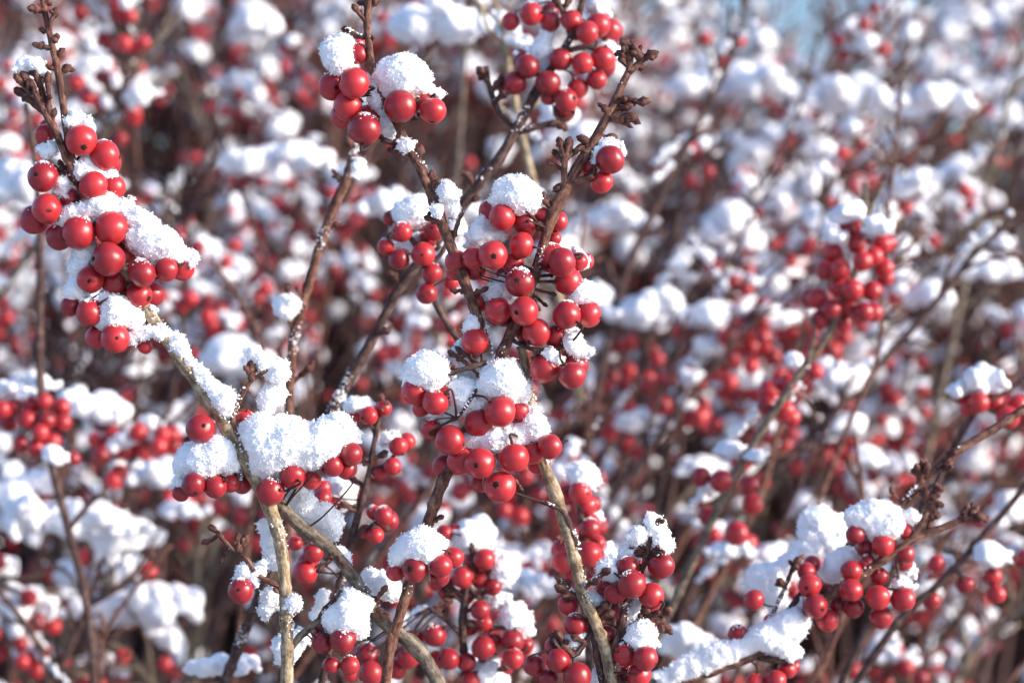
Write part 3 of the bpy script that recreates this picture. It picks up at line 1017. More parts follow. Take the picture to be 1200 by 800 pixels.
snow('snow cushion between the two berry rows of the lower middle bunch', .55,
     H0([(650, 305), (692, 318), (742, 370), (768, 420), (735, 465), (690, 460), (660, 460), (640, 490), (560, 490), (540, 510), (500, 515), (460, 500), (385, 510), (370, 460), (400, 425), (500, 400), (580, 400), (640, 380)]), 2, 18)
snow('snow rag in the twig fork beside the lower middle bunch', .552, H0([(305, 70), (340, 20), (360, 0), (385, 60), (380, 90), (320, 95)]), 6, 10)
snow('snow scrap in the gap of the dry twigs above the lower middle bunch', .554, H0([(330, 150), (370, 110), (440, 90), (450, 150), (420, 190), (350, 190)]), 10, 10)
snow('snow cap on the single berry beside the knobbly forked tip', .55,
     P0([(430, 585), (465, 550), (500, 545), (530, 568), (540, 600), (500, 585), (450, 610), (425, 630)]), -2, 8)
snow('star-edged snow tuft on the three berries below the lower middle bunch', .55,
     L0([(410, 190), (430, 120), (470, 60), (530, 8), (592, -2), (642, 28), (705, 60), (692, 95), (655, 120), (642, 170), (600, 195), (560, 165), (510, 155), (480, 190)]), 0, 18)

# --- upright twig at the bottom with frosted bud tip
bK = Branch('upright twig with frosted bud tip and dark forked buds at the bottom edge', 0.555, [
    [(708, 830, 10, 4), (713, 800, 9, 2), (719, 762, 9), (727, 738, 9), (734, 706, 9), (741, 690, 8), (750, 672, 7), (757, 655, 7), (760, 636, 7), (766, 620, 6)],
    [(722, 755, 8), (735, 738, 8, -3), (750, 727, 7, -5), (768, 720, 7, -6), (781, 717, 6, -6)],
    [(706, 800, 9, 6), (700, 770, 8, 2), (695, 740, 8, 0), (690, 720, 8, 0), (677, 700, 7, -2), (663, 688, 6, -3), (656, 681, 6, -3)],
    [(694, 740, 7, 0), (686, 752, 7, -3), (672, 768, 6, -6), (656, 760, 5, -8), (648, 748, 5, -8)],
    [(682, 692, 6, 2), (695, 680, 5, -2), (710, 670, 5, -4)],
], [M_BROWN, M_DARK, M_DARK, M_DARK, M_DARK])
bK.berries([(p[0], p[1], p[2] / 3.81, *p[3:]) for p in K0([(440, 285, 52, -4), (590, 275, 60, -6), (460, 360, 60, -18), (545, 410, 60, -2), (385, 400, 50, 2), (340, 370, 44, 8, 1), (430, 670, 55, 2),
            (520, 690, 58, -12), (490, 765, 55, -4), (440, 760, 50, 4), (215, 770, 60, -16), (130, 700, 56, -4), (120, 640, 50, 8), (20, 720, 46, 12), (90, 780, 46, 6),
            (210, 540, 54, 6), (175, 450, 46, 14), (350, 590, 46, 14)])])
for b, t, w, hd in [((766, 622), (772, 610), 7, 1), ((764, 626), (758, 616), 6, 1), ((760, 640), (744, 635), 7, 1), ((758, 650), (746, 648), 7, 1), ((757, 652), (772, 645), 7, 1), ((755, 660), (768, 655), 6, 1),
                    ((764, 722), (784, 715), 8, 2), ((760, 724), (756, 712), 8, 0), ((762, 724), (784, 738), 8, 2), ((766, 722), (776, 730), 8, 1), ((748, 728), (757, 714), 7, 1),
                    ((676, 698), (654, 688), 8, 1), ((666, 690), (657, 680), 8, 1), ((672, 694), (662, 702), 6, 0), ((700, 676), (712, 668), 7, 0), ((694, 680), (680, 684), 6, 0),
                    ((694, 725), (716, 718), 8, 1), ((694, 728), (710, 708), 8, 1), ((700, 725), (722, 730), 7, 1), ((672, 766), (648, 748), 8, 1), ((668, 766), (653, 742), 8, 1), ((676, 764), (650, 757), 7, 1), ((684, 754), (672, 746), 6, 1), ((716, 790), (726, 800), 8, 2)]:
    bK.spur(b, t, w, -6, heads=hd)
snow('snow crown wrapped round the frosted bud tip at the bottom edge', .555,
     K0([(448, 152), (468, 112), (520, 100), (528, 62), (580, 58), (597, 100), (622, 140), (642, 190), (632, 222), (570, 220), (545, 190), (560, 140), (530, 130), (515, 190), (470, 172)]), 1, 11)
snow('snow cushion beside the upper left berry of the upright twig', .556, K0([(298, 305), (318, 265), (382, 243), (402, 270), (405, 340), (372, 350), (305, 318)]), 4, 13)
snow('snow chip behind the stem below the frosted bud tip', .557, K0([(405, 205), (450, 190), (488, 230), (485, 255), (410, 245)]), 8, 9)
snow('snow saddle in the fork of the dark buds', .557, K0([(258, 400), (300, 408), (358, 430), (352, 482), (320, 492), (258, 452)]), 6, 11)
snow('granular snow cone on the low berry pair of the upright twig', .555, K0([(440, 592), (470, 538), (530, 522), (562, 580), (578, 632), (520, 648), (470, 660)]), -4, 14)
snow('snow dab above the bottom berries beside the dark buds', .556, K0([(150, 610), (175, 590), (230, 573), (252, 600), (230, 625), (170, 650)]), 2, 9)
snow('snow plug low between the stems at the bottom edge', .557, K0([(290, 740), (340, 692), (362, 720), (352, 800), (290, 810)]), 4, 11)
snow('snow strip along the back of the upright twig', .557, K0([(440, 480), (470, 410), (495, 440), (505, 500), (455, 540), (430, 545)]), 8, 9)

# --- slanting branch at the right with bud tips
bR = Branch('slightly blurred branch slanting up to bud tips with berries hung below it', 0.605, [
    [(700, 850, 12, 10), (760, 815, 11, 8), (835, 786, 11, 4), (885, 766, 11), (927, 728, 11), (969, 701, 11), (1008, 674, 11), (1044, 650, 10), (1074, 630, 10), (1104, 618, 8), (1128, 608, 7), (1143, 605, 6)],
    [(1068, 634, 8), (1080, 614, 8), (1087, 598, 7), (1092, 582, 6)],
    [(1046, 640, 7, 6), (1053, 600, 7, 8), (1066, 582, 8, 8), (1085, 562, 9, 10), (1120, 530, 10, 14), (1160, 505, 10, 18), (1230, 460, 10, 24)],
    [(1050, 646, 5), (1052, 668, 4, -2), (1054, 690, 4, -4)],
    [(928, 730, 8), (925, 715, 8, 2), (945, 690, 7, 6), (960, 682, 6, 6)],
    [(885, 768, 8), (900, 772, 7), (930, 775, 6)],
    [(895, 740, 5, 10), (912, 705, 5, 8), (928, 668, 5, 8), (932, 655, 4, 8)],
], [M_BROWN, M_BROWN, M_BROWN, M_DARK, M_DARK, M_DARK, M_DARK], ground=False)
bR.berries([(p[0], p[1], p[2] / 3.334, *p[3:]) for p in R0([(540, 220, 38, 4), (650, 262, 46, -2), (582, 272, 38, 8), (740, 210, 32, 8), (735, 297, 42, 4), (525, 362, 42, -4), (525, 438, 46, -6), (630, 465, 48, -8, 2),
            (728, 472, 48, -6), (642, 543, 44, 0), (535, 505, 40, 8), (385, 500, 48, -6), (432, 555, 46, 2), (362, 420, 46, -2), (350, 365, 38, 6), (145, 475, 42, 4), (85, 610, 42, 8), (275, 745, 38, 8),
            (230, 790, 42, 4), (585, 330, 32, 10), (635, 385, 38, 8), (475, 490, 38, 10), (150, 800, 40, 6), (215, 560, 34, 14)])])
for b, t, w, hd in [((1128, 608), (1150, 606), 9, 2), ((1122, 610), (1133, 600), 8, 1), ((1135, 607), (1142, 599), 8, 1), ((1084, 608), (1096, 602), 9, 2), ((1090, 586), (1085, 576), 9, 1), ((1092, 584), (1098, 578), 9, 1), ((1086, 600), (1098, 590), 8, 1),
                    ((1058, 594), (1044, 573), 5, 1), ((1080, 566), (1078, 548), 10, 2), ((1083, 562), (1086, 545), 8, 1), ((1110, 540), (1118, 528), 7, 1), ((1100, 545), (1112, 548), 7, 1), ((930, 665), (936, 655), 7, 1), ((920, 690), (914, 680), 7, 1),
                    ((930, 728), (920, 740), 7, 1), ((928, 722), (938, 730), 7, 0), ((975, 700), (962, 690), 6, 1)]:
    bR.spur(b, t, w, -4, heads=hd)
snow('square snow cap on the berries under the slanting branch tip', .607, R0([(508, 150), (540, 110), (620, 90), (682, 98), (722, 140), (722, 200), (692, 245), (610, 235), (575, 200), (520, 185)]), 2, 14, h=.00031)
snow('small snow knob beside the square cap, under the budded twig', .612, R0([(718, 152), (770, 125), (788, 160), (745, 192)]), 8, 11, h=.00031)
snow('snow ball between the stem and the square snow cap', .612, R0([(400, 385), (430, 320), (500, 272), (565, 300), (555, 355), (490, 378), (470, 395), (420, 395)]), 6, 11, h=.00031)
snow('long thick snow ridge above the slanting branch', .625, R0([(108, 380), (140, 348), (230, 330), (330, 240), (325, 140), (390, 112), (450, 138), (515, 180), (495, 255), (430, 295), (380, 305), (330, 345), (265, 425), (262, 505), (210, 525), (190, 475), (140, 435), (108, 412)]), 10, 12, h=.00031)
snow('ragged snow strip on the lowest stretch of the slanting branch', .606,
     R0([(-60, 690), (0, 640), (80, 640), (160, 580), (260, 530), (330, 478), (335, 540), (362, 560), (305, 640), (325, 705), (250, 695), (180, 670), (60, 712), (0, 745), (-60, 770), (-200, 800), (-260, 770), (-200, 740)]), 0, 15, h=.00031)
snow('snow rim hanging on the berries at the end of the slanting branch', .606, R0([(690, 400), (720, 385), (770, 420), (775, 450), (740, 425), (695, 440)]), -2, 9, h=.00031)
snow('snow scrap behind the end berries of the slanting branch', .615, R0([(720, 350), (765, 320), (772, 380), (745, 400)]), 8, 10, h=.00031)

# --- slightly blurred branches
bP = Branch('dark diagonal branch carrying the large blurred bunch at the top edge', 0.632, [
    [(370, 530, 12, 24), (400, 462, 11, 18), (435, 400, 11, 14), (470, 335, 12, 10), (510, 285, 12, 6), (540, 245, 12, 4), (570, 204, 12, 2), (585, 186, 12), (609, 144, 12), (630, 105, 12), (650, 75, 10), (668, 45, 9), (682, 5, 8), (690, -20, 7)],
    [(604, 155, 9), (625, 150, 8), (645, 145, 8), (655, 143, 7)],
    [(606, 152, 6, 2), (592, 140, 6, 8), (580, 120, 7, 10), (572, 95, 6, 8), (570, 78, 6, 8)],
    [(668, 40, 7), (660, 15, 6), (652, 2, 6)], [(640, 90, 7), (620, 85, 6), (612, 88, 5)], [(660, 60, 7), (690, 55, 6), (702, 62, 5)],
], [M_DARK] * 6)
bP.berries([(p[0], p[1], p[2] / 3.333, *p[3:]) for p in P0([(250, 85, 42), (332, 80, 42, -4), (395, 128, 45, -10), (435, 100, 50, 2), (290, 232, 44, -8), (375, 248, 42, -10), (455, 228, 48, -2), (160, 260, 46, -4), (115, 325, 45, 0),
            (240, 325, 48, -8), (310, 390, 45, -2), (355, 345, 42, 2), (430, 312, 42, 4), (175, 55, 45, 8), (95, 85, 36, 14), (245, 375, 36, 8)])])
for b, t, w, hd in [((655, 10), (650, -4), 8, 1), ((660, 12), (667, -2), 7, 1), ((572, 92), (562, 82), 8, 1), ((576, 105), (585, 95), 7, 1), ((580, 118), (590, 108), 6, 1), ((650, 145), (660, 148), 8, 1), ((560, 220), (548, 205), 7, 1), ((545, 240), (560, 232), 6, 1), ((470, 335), (458, 320), 6, 1), ((440, 392), (455, 388), 6, 1), ((500, 300), (515, 290), 5, 1)]:
    bP.spur(b, t, w, -4, heads=hd)
snow('slanting snow patch in the middle of the large blurred bunch at the top edge', .634, P0([(108, 215), (190, 178), (222, 122), (258, 138), (252, 200), (245, 275), (208, 275), (190, 222), (150, 215)]), 4, 16, h=.00031)
snow('snow behind the uppermost berries of the large blurred bunch at the top edge', .636, P0([(395, 50), (415, -20), (470, -10), (485, 60), (440, 62)]), 6, 14, h=.00031)
snow('snow dab on the outer berries of the large blurred bunch at the top edge', .636, P0([(440, 185), (480, 165), (510, 195), (512, 240), (480, 200)]), 0, 9, h=.00031)
snow('snow slab over the back berries of the large blurred bunch at the top edge', .65, P0([(160, -30), (250, -35), (330, -20), (330, 20), (250, 30), (180, 20)]), 10, 16, h=.00031)

bQ = Branch('short blurred twig holding a loose handful of berries beside the brown branch', 0.60, [
    [(606, 500, 9, 60), (560, 430, 8, 40), (528, 385, 8, 22), (508, 350, 8, 12), (500, 320, 8, 6), (490, 292, 7, 0), (480, 278, 6, 0), (470, 268, 5)],
    [(496, 310, 6, 4), (515, 300, 6, 4), (525, 280, 5, 4)],
], [M_DARK, M_DARK], ground=False)
bQ.berries([(p[0], p[1], p[2] / 5.0, *p[3:]) for p in Q0([(155, 410, 60, -6), (340, 400, 62, -4), (60, 495, 50, 2), (138, 570, 63, -6), (280, 540, 68, -8), (330, 650, 58, 4), (300, 770, 60, 8), (90, 330, 40, 12), (445, 700, 46, 14)])])
snow('smooth snow dome on the short blurred twig beside the brown branch', .602, Q0([(103, 300), (150, 240), (220, 198), (300, 208), (332, 270), (312, 330), (250, 385), (200, 378), (108, 365)]), 2, 20, h=.00031)
snow('egg of creamy snow right behind the brown branch', .61, Q0([(438, 385), (450, 340), (490, 322), (532, 380), (542, 412), (500, 452), (455, 440)]), 4, 13, h=.00031)
snow('snow under the berries of the short blurred twig beside the brown branch', .605, Q0([(100, 470), (160, 465), (200, 430), (250, 440), (220, 530), (180, 500), (110, 500)]), 8, 10, h=.00031)
snow('snow sliver between the brown branch and the berries of the short blurred twig', .606, Q0([(250, 450), (290, 430), (340, 470), (330, 510), (270, 490)]), 6, 9, h=.00031)

bL = Branch('blurred dense spray of many berries filling the bottom middle', 0.622, [
    [(540, 840, 9, 6), (545, 790, 9, 4), (542, 740, 9), (545, 700, 8), (555, 660, 7), (550, 630, 6)],
    [(542, 745, 7), (522, 725, 6, -2), (503, 712, 5, -4)], [(543, 730, 7), (570, 735, 6), (592, 735, 5)], [(545, 700, 6), (530, 690, 5, 2), (515, 685, 4, 2)],
    [(545, 790, 6), (580, 785, 6), (605, 780, 5)], [(545, 700, 6), (566, 694, 5), (580, 684, 4)],
], [M_DARK] * 6)
bL.berries([(p[0], p[1], p[2] / 4.286, *p[3:]) for p in L0([(890, 150, 56, -6), (780, 240, 56, -4), (870, 250, 48, 4), (935, 290, 42, 2, 1), (870, 405, 50, -2), (890, 470, 48, 0), (640, 530, 60, -6), (540, 550, 52, 4), (710, 650, 54, -8),
            (800, 665, 48, -2), (885, 595, 60, -8), (1030, 560, 60, -4), (1035, 650, 52, -8), (1095, 580, 46, 4), (510, 640, 58, 4), (1140, 690, 44, 6), (450, 700, 52, 0), (300, 630, 60, -2), (320, 720, 60, -6), (700, 310, 44, 10),
            (800, 330, 44, 8), (650, 265, 44, 10), (820, 490, 42, 10), (560, 90, 44, 14), (690, 20, 44, 14), (740, 10, 40, 16), (1000, 690, 44, 8), (820, 760, 46, -2), (940, 560, 40, 12)])])
for b, t, w, hd in [((530, 725), (510, 712), 6, 2), ((525, 720), (528, 700), 6, 2), ((535, 705), (522, 690), 6, 2), ((550, 690), (562, 700), 6, 2), ((556, 662), (575, 668), 7, 2), ((545, 720), (560, 712), 6, 2), ((540, 690), (525, 680), 6, 2)]:
    bL.spur(b, t, w, -6, heads=hd)
for lab, pl in [('round snow ball on top of the dense bottom spray', [(718, 32), (790, -5), (870, 5), (935, 60), (925, 95), (850, 112), (780, 98)]),
                ('spiky snow ball on the berry stack at the side of the dense bottom spray', [(972, 430), (1010, 378), (1070, 365), (1125, 430), (1135, 525), (1080, 530), (1030, 512), (980, 515)]),
                ('large snow heap at the very bottom of the dense bottom spray', [(825, 725), (880, 658), (950, 658), (1005, 700), (1020, 790), (835, 800)]),
                ('snow between the stalks inside the dense bottom spray', [(490, 440), (560, 400), (680, 400), (690, 470), (600, 490), (500, 480)]),
                ('snow slab behind the shoulder of the dense bottom spray', [(880, 350), (950, 320), (1020, 330), (1030, 370), (960, 400), (920, 390)]),
                ('broad pale snow pad at the back of the dense bottom spray', [(900, 200), (960, 110), (1050, 160), (1060, 230), (1010, 290), (950, 260)])]:
    snow(lab, .624, L0(pl), 6, 20, h=.00031)

bW = Branch('blurred upright twig with a column of stacked berries behind the tan stem', 0.625, [
    [(690, 830, 9, 8), (690, 760, 9, 6), (684, 700, 9, 4), (682, 650, 8, 2), (680, 600, 7), (676, 560, 6)],
], [M_DARK])
bW.berries([(680, 577, 13, -4), (687, 592, 13, -2), (691, 619, 12.5, -4), (690, 649, 15, -8), (659, 658, 13, 0), (664, 580, 12, 8), (700, 660, 11, 10), (700, 636, 10, 8)])
snow('egg-shaped snow cap on the column of stacked berries', .626, [(663, 552), (680, 541), (696, 549), (704, 566), (692, 575), (674, 568)], 2, 15, h=.00031)
snow('snow filling in the column of stacked berries', .63, [(700, 640), (716, 638), (722, 655), (716, 672), (702, 668), (704, 655)], 8, 12, h=.00031)
snow('small snow wedge at the middle of the column of stacked berries', .63, [(678, 604), (700, 596), (706, 608), (690, 612)], 8, 10, h=.00031)

bU = Branch('bare red-brown stem rising behind the broad snow shelf', 0.632, [
    [(338, 520, 11, 4), (340, 445, 11), (345, 395, 11), (358, 345, 11), (378, 280, 12), (395, 235, 12), (408, 205, 11), (416, 172, 10)],
    [(342, 450, 6), (352, 440, 5), (362, 432, 5)], [(345, 395, 6), (338, 370, 6, -2), (335, 345, 5, -2)],
], [M_BROWN, M_BROWN, M_BROWN])
for b, t, w, hd in [((354, 438), (364, 430), 7, 1), ((336, 350), (337, 334), 6, 1), ((384, 270), (396, 262), 6, 0), ((404, 215), (394, 205), 6, 1), ((410, 195), (420, 184), 7, 1), ((415, 175), (408, 164), 7, 1), ((342, 385), (352, 372), 5, 0), ((358, 350), (348, 338), 5, 0)]:
    bU.spur(b, t, w, -4, heads=hd)
snow('frost puff on the side bud of the bare red-brown stem', .632, [(322, 352), (334, 347), (345, 346), (354, 356), (346, 372), (332, 374), (324, 366)], -4, 9, h=.00031)
snow('snow bits at the top of the bare red-brown stem', .632, [(400, 205), (412, 196), (424, 186), (428, 196), (414, 208)], -2, 7, h=.00031)

bV = Branch('thin twig with scattered snow-capped berries behind the snow shelf', 0.602, [
    [(388, 740, 9, 8), (398, 690, 9, 6), (412, 630, 9, 4), (425, 585, 8, 2), (434, 545, 7), (440, 510, 6), (446, 480, 5)],
    [(432, 555, 5), (450, 545, 5), (465, 530, 4)], [(412, 630, 5), (430, 618, 5), (446, 608, 4)], [(440, 510, 4), (434, 498, 4), (430, 490, 3)],
], [M_DARK] * 4)
bV.berries([(432, 487, 11.5, -2), (418, 484, 10, 4), (450, 478, 10, 0), (467, 523, 11, 0), (460, 546, 10.5, -2), (444, 553, 9, 4), (450, 604, 12, -4), (440, 627, 10, 0), (428, 622, 9, 6), (378, 584, 12, -4), (367, 647, 12, 6), (358, 670, 14, 8),
            (346, 636, 8.5, 6), (392, 590, 9, 6), (438, 600, 9, 6)])
for b, t, w, hd in [((446, 482), (447, 464), 6, 1), ((445, 485), (453, 472), 6, 1), ((434, 548), (420, 536), 6, 1), ((428, 575), (412, 560), 6, 1), ((418, 600), (402, 590), 6, 1), ((440, 612), (455, 620), 6, 1), ((436, 540), (452, 530), 6, 1)]:
    bV.spur(b, t, w, -4, heads=hd)
snow('snow nugget on the top berries of the thin twig behind the snow shelf', .603, [(404, 476), (412, 467), (428, 466), (440, 474), (430, 480), (412, 486)], 2, 10, h=.00031)
snow('snow lump behind the outer berry row, above the thin twig', .61, [(360, 565), (395, 560), (418, 568), (414, 590), (396, 598), (382, 575), (366, 578)], 10, 12, h=.00031)
snow('snow tuft half way down the thin twig behind the snow shelf', .605, [(448, 508), (460, 505), (470, 512), (462, 520), (450, 518)], 4, 9, h=.00031)

for b_, am_ in ((bA, 1.0), (bF, .9), (bB, .7), (bK, .8), (bR, 1.0), (bP, .8), (bL, .7), (bU, 1.0), (bV, .8), (bW, .6)):
    b_.rime(am_)

# ------------------------------------------------------------------ the thicket behind
def soft_clump(kind, seed, h):
    rng = np.random.default_rng(seed)
    sp = []
    w, hh, n = {'dome': (0.0105, 0.0062, 16), 'slab': (0.022, 0.0056, 26), 'strip': (0.030, 0.0036, 26)}[kind]
    for i in range(n):
        t = rng.uniform(-1, 1)
        r = hh * rng.uniform(0.3, 1.0) * (1 - 0.45 * t * t)
        top = rng.uniform(.2, 1.0) if rng.random() < .5 else 0.0
        sp.append((t * w * 0.8, rng.uniform(-1, 1) * hh * (1.2 if kind != 'strip' else .4), r * 0.6 + (top - .15) * hh * (1 - .7 * t * t), r))
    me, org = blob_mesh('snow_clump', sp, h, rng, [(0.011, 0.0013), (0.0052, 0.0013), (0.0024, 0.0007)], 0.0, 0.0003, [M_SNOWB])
    return me


SOFT = {k: [soft_clump(k, 50 + 10 * i + j, 0.0006) for j in range(5)] for i, k in enumerate(('dome', 'slab', 'strip'))}
PLACED = []                  # (picture size, kind, variant, matrix)


def put_snow(p, kind, scale, slope=0.0):
    M = Matrix.Translation(p) @ Matrix.Rotation(-slope, 4, 'Y') @ Matrix.Rotation(random.uniform(-.5, .5), 4, 'Z') @ Matrix.Diagonal((scale * random.uniform(.85, 1.2), scale, scale * random.uniform(.8, 1.15), 1))
    x, y = pic(p)
    size = scale / p.y * {'dome': 1, 'slab': 2, 'strip': 1.6}[kind]
    if not (-40 < x < 1240 and -40 < y < 840):
        size *= 0.02
    PLACED.append((size, kind, random.randrange(5), M, p))


R_BERRY = 0.0033


def far_cluster(br, p, n, spread, cap, slope):
    """n berries bunched round the stem point p, with a lump of snow on top."""
    got = []
    for _ in range(n * 12):
        if len(got) >= n:
            break
        q = p + Vector((random.gauss(0, spread), random.gauss(0, spread * .8), random.gauss(-spread * .35, spread * .75)))
        if all((q - g).length > R_BERRY * 1.85 for g in got) and (q - p).length > R_BERRY * 1.1:
            got.append(q)
    for q in got:
        br.one_berry(q, R_BERRY * random.uniform(.9, 1.12))
    for c in range(random.choice((1, 2, 2, 3)) if cap else 0):
        top = max([q.z for q in got[:max(2, n // 2)]] + [p.z + .002])
        kind = random.choices(('dome', 'slab', 'strip'), (.62, .14, .24))[0]
        off = 0 if c == 0 else random.uniform(-.013, .013)
        put_snow(Vector((p.x + off * math.cos(slope) + random.gauss(0, .002), p.y + random.gauss(0, .004), (top * .7 + p.z * .3 if c == 0 else p.z + .001 - random.uniform(0, .006)) + off * math.sin(slope))),
                 kind, cap * (1 if c == 0 else random.uniform(.45, .9)), slope * (.6 if kind == 'slab' else .9 if kind == 'strip' else 0))
    return got


def far_branch(label, group, d, x0, y0, x1, y1, w, gap=27.0, bend=60, berries=(2, 7), cap=(.32, .85), bare_tip=.06, ground=True, mats=None, spread=.0062, pcap=.86):
    n = 5
    path = []
    b = random.uniform(-bend, bend)
    dd = random.uniform(-90, 90)
    for i in range(n):
        t = i / (n - 1)
        path.append((x0 + (x1 - x0) * t + b * math.sin(math.pi * t) + random.uniform(-10, 10), y0 + (y1 - y0) * t + random.uniform(-8, 8), w * (1 - .55 * t), dd * t))
    paths = [path]
    for k in range(random.randint(12, 19)):
        t = random.uniform(.15, .98)
        i = min(n - 2, int(t * (n - 1)))
        f = t * (n - 1) - i
        sx = path[i][0] * (1 - f) + path[i + 1][0] * f
        sy = path[i][1] * (1 - f) + path[i + 1][1] * f
        L = random.uniform(35, 120) / d * .9
        a = math.atan2(-(y1 - y0), x1 - x0) + random.choice((-1, 1)) * random.uniform(.4, .9)
        paths.append([(sx, sy, w * .6, dd * t), (sx + math.cos(a) * L * .5, sy - math.sin(a) * L * .5, w * .4, dd * t + random.uniform(-15, 15)),
                      (sx + math.cos(a + .2) * L, sy - math.sin(a + .2) * L, w * .36, dd * t + random.uniform(-40, 40))])
    br = Branch(label, d, paths, mats or [random.choice((M_DARK, M_BROWN, M_DARK, M_GREY))] * 6, group, step=.006, sides=7, ground=ground, far=True)
    nb = 0
    for pi, pp in enumerate(br.paths):
        L = sum((pp[i + 1] - pp[i]).length for i in range(len(pp) - 1))
        acc, nxt = 0.0, random.uniform(.2, 1) * gap * .001
        for i in range(len(pp) - 1):
            acc += (pp[i + 1] - pp[i]).length
            if acc > nxt:
                nxt = acc + gap * .001 * random.uniform(.55, 1.5)
                q = pp[i]
                px, py = pic(q)
                if py > 850 or not (-120 < px < 1320) or py < -60 or (pi == 0 and acc > L * (1 - bare_tip)):
                    continue
                e = pp[i + 1] - pp[i]
                slope = math.atan2(e.z, e.x)
                slope = max(-1.1, min(1.1, slope if abs(slope) < math.pi / 2 else slope - math.copysign(math.pi, slope)))
                if mnoise.noise(Vector((px / 170, py / 130, d * 3))) < -.14:
                    continue
                if px < 430 and py > 540 and random.random() < .6:
                    continue
                k = random.randint(*berries)
                if px > 640 and py < 330 and random.random() < .6:
                    k //= 2
                big = 1.12 if px > 640 and py < 420 else 1.0
                if nb + k > 95:
                    k = 0
                nb += len(far_cluster(br, q, k, spread, big * random.uniform(*cap) if random.random() < pcap else 0, slope))
    return br


# distinct, softly blurred branches in the middle distance
bN = Branch('blurred branch with an upright cone of berries under two snow knobs', 0.725, [
    [(820, 640, 10, 20), (868, 545, 10, 14), (915, 470, 9, 8), (945, 425, 8, 4), (968, 395, 8), (995, 340, 8), (1008, 290, 7), (1015, 245, 7), (1012, 215, 5)],
    [(1012, 265, 6), (1025, 235, 5), (1036, 212, 4)], [(945, 425, 6), (955, 395, 5), (950, 370, 4)],
], [M_GREY] * 3, step=.003, sides=9, far=True)
bN.berries([(992, 269, 11), (1004, 286, 12, -4), (1034, 286, 12), (977, 297, 12), (1011, 306, 12, -10), (1036, 314, 12), (967, 317, 12), (999, 339, 12.5, -12), (1022, 341, 12.5, -6), (958, 350, 12.5), (987, 378, 12.5), (1012, 366, 12.5, -4),
            (961, 375, 12), (974, 362, 12, -6), (996, 359, 12, -4), (983, 337, 12, -8), (985, 316, 12, -6), (1024, 300, 11, 6)])
for px_, py_, n_b in [(935, 440, 2), (915, 475, 3), (893, 508, 2), (868, 548, 4), (845, 590, 3)]:
    far_cluster(bN, W(px_, py_, .735), n_b, .006, .45, .9)
put_snow(W(991, 262, .722), 'dome', .55)
put_snow(W(1028, 276, .72), 'dome', .48)
put_snow(W(978, 286, .722), 'dome', .4)
bS = Branch('dark blurred upright stem with a round berry bunch near the picture edge', 0.76, [
    [(112, 830, 10), (108, 765, 10), (98, 690, 10), (80, 620, 10), (62, 550, 10), (50, 480, 10), (46, 400, 10), (47, 300, 9), (42, 200, 8), (30, 120, 7)],
    [(80, 620, 7), (110, 585, 6), (125, 575, 5)],
], [M_DARK] * 2, step=.003, sides=9, far=True)
bS.berries([(37, 475, 11), (32, 492, 11, -6), (55, 492, 11, -10), (10, 495, 11), (72, 477, 11), (74, 495, 11, -2), (61, 517, 11, -4), (42, 525, 11, -6), (25, 520, 11), (47, 507, 11, -12), (2, 480, 11), (16, 478, 10), (52, 470, 10, 2), (86, 537, 9)])
put_snow(W(15, 470, .765), 'slab', .5)
put_snow(W(66, 545, .755), 'dome', .5)
bT = Branch('blurred twig reaching out of the picture with a loose bunch capped by flat snow', 0.70, [
    [(1060, 640, 9, 14), (1100, 560, 9, 8), (1132, 500, 8), (1155, 470, 8), (1185, 455, 7), (1230, 420, 6)],
    [(1150, 476, 6), (1170, 485, 5), (1185, 484, 4)],
], [M_DARK] * 2, step=.003, sides=9, far=True)
bT.berries([(1181, 489, 14, -4), (1166, 472, 12), (1128, 462, 12), (1147, 472, 12, -4), (1193, 474, 12, 4), (1135, 478, 10, 4), (1200, 486, 13)])
put_snow(W(1152, 462, .70), 'slab', .62, .2)
bX = Branch('blurred twig with two pairs of berries dangling in a dark gap beside the slanting branch', 0.70, [
    [(1010, 790, 9, 10), (1060, 720, 9, 6), (1105, 680, 9), (1150, 630, 8), (1185, 590, 8), (1240, 520, 7)],
    [(1120, 668, 5), (1128, 676, 4), (1130, 680, 3)], [(1150, 632, 5), (1162, 660, 4), (1166, 672, 3)],
], [M_DARK] * 3, step=.003, sides=9, far=True)
bX.berries([(1131, 684, 11), (1163, 675, 11), (1168, 696, 11, -3), (1092, 703, 11), (1098, 660, 11), (1200, 655, 11)])
put_snow(W(1165, 664, .70), 'dome', .6)
put_snow(W(1120, 662, .705), 'strip', .5, .5)

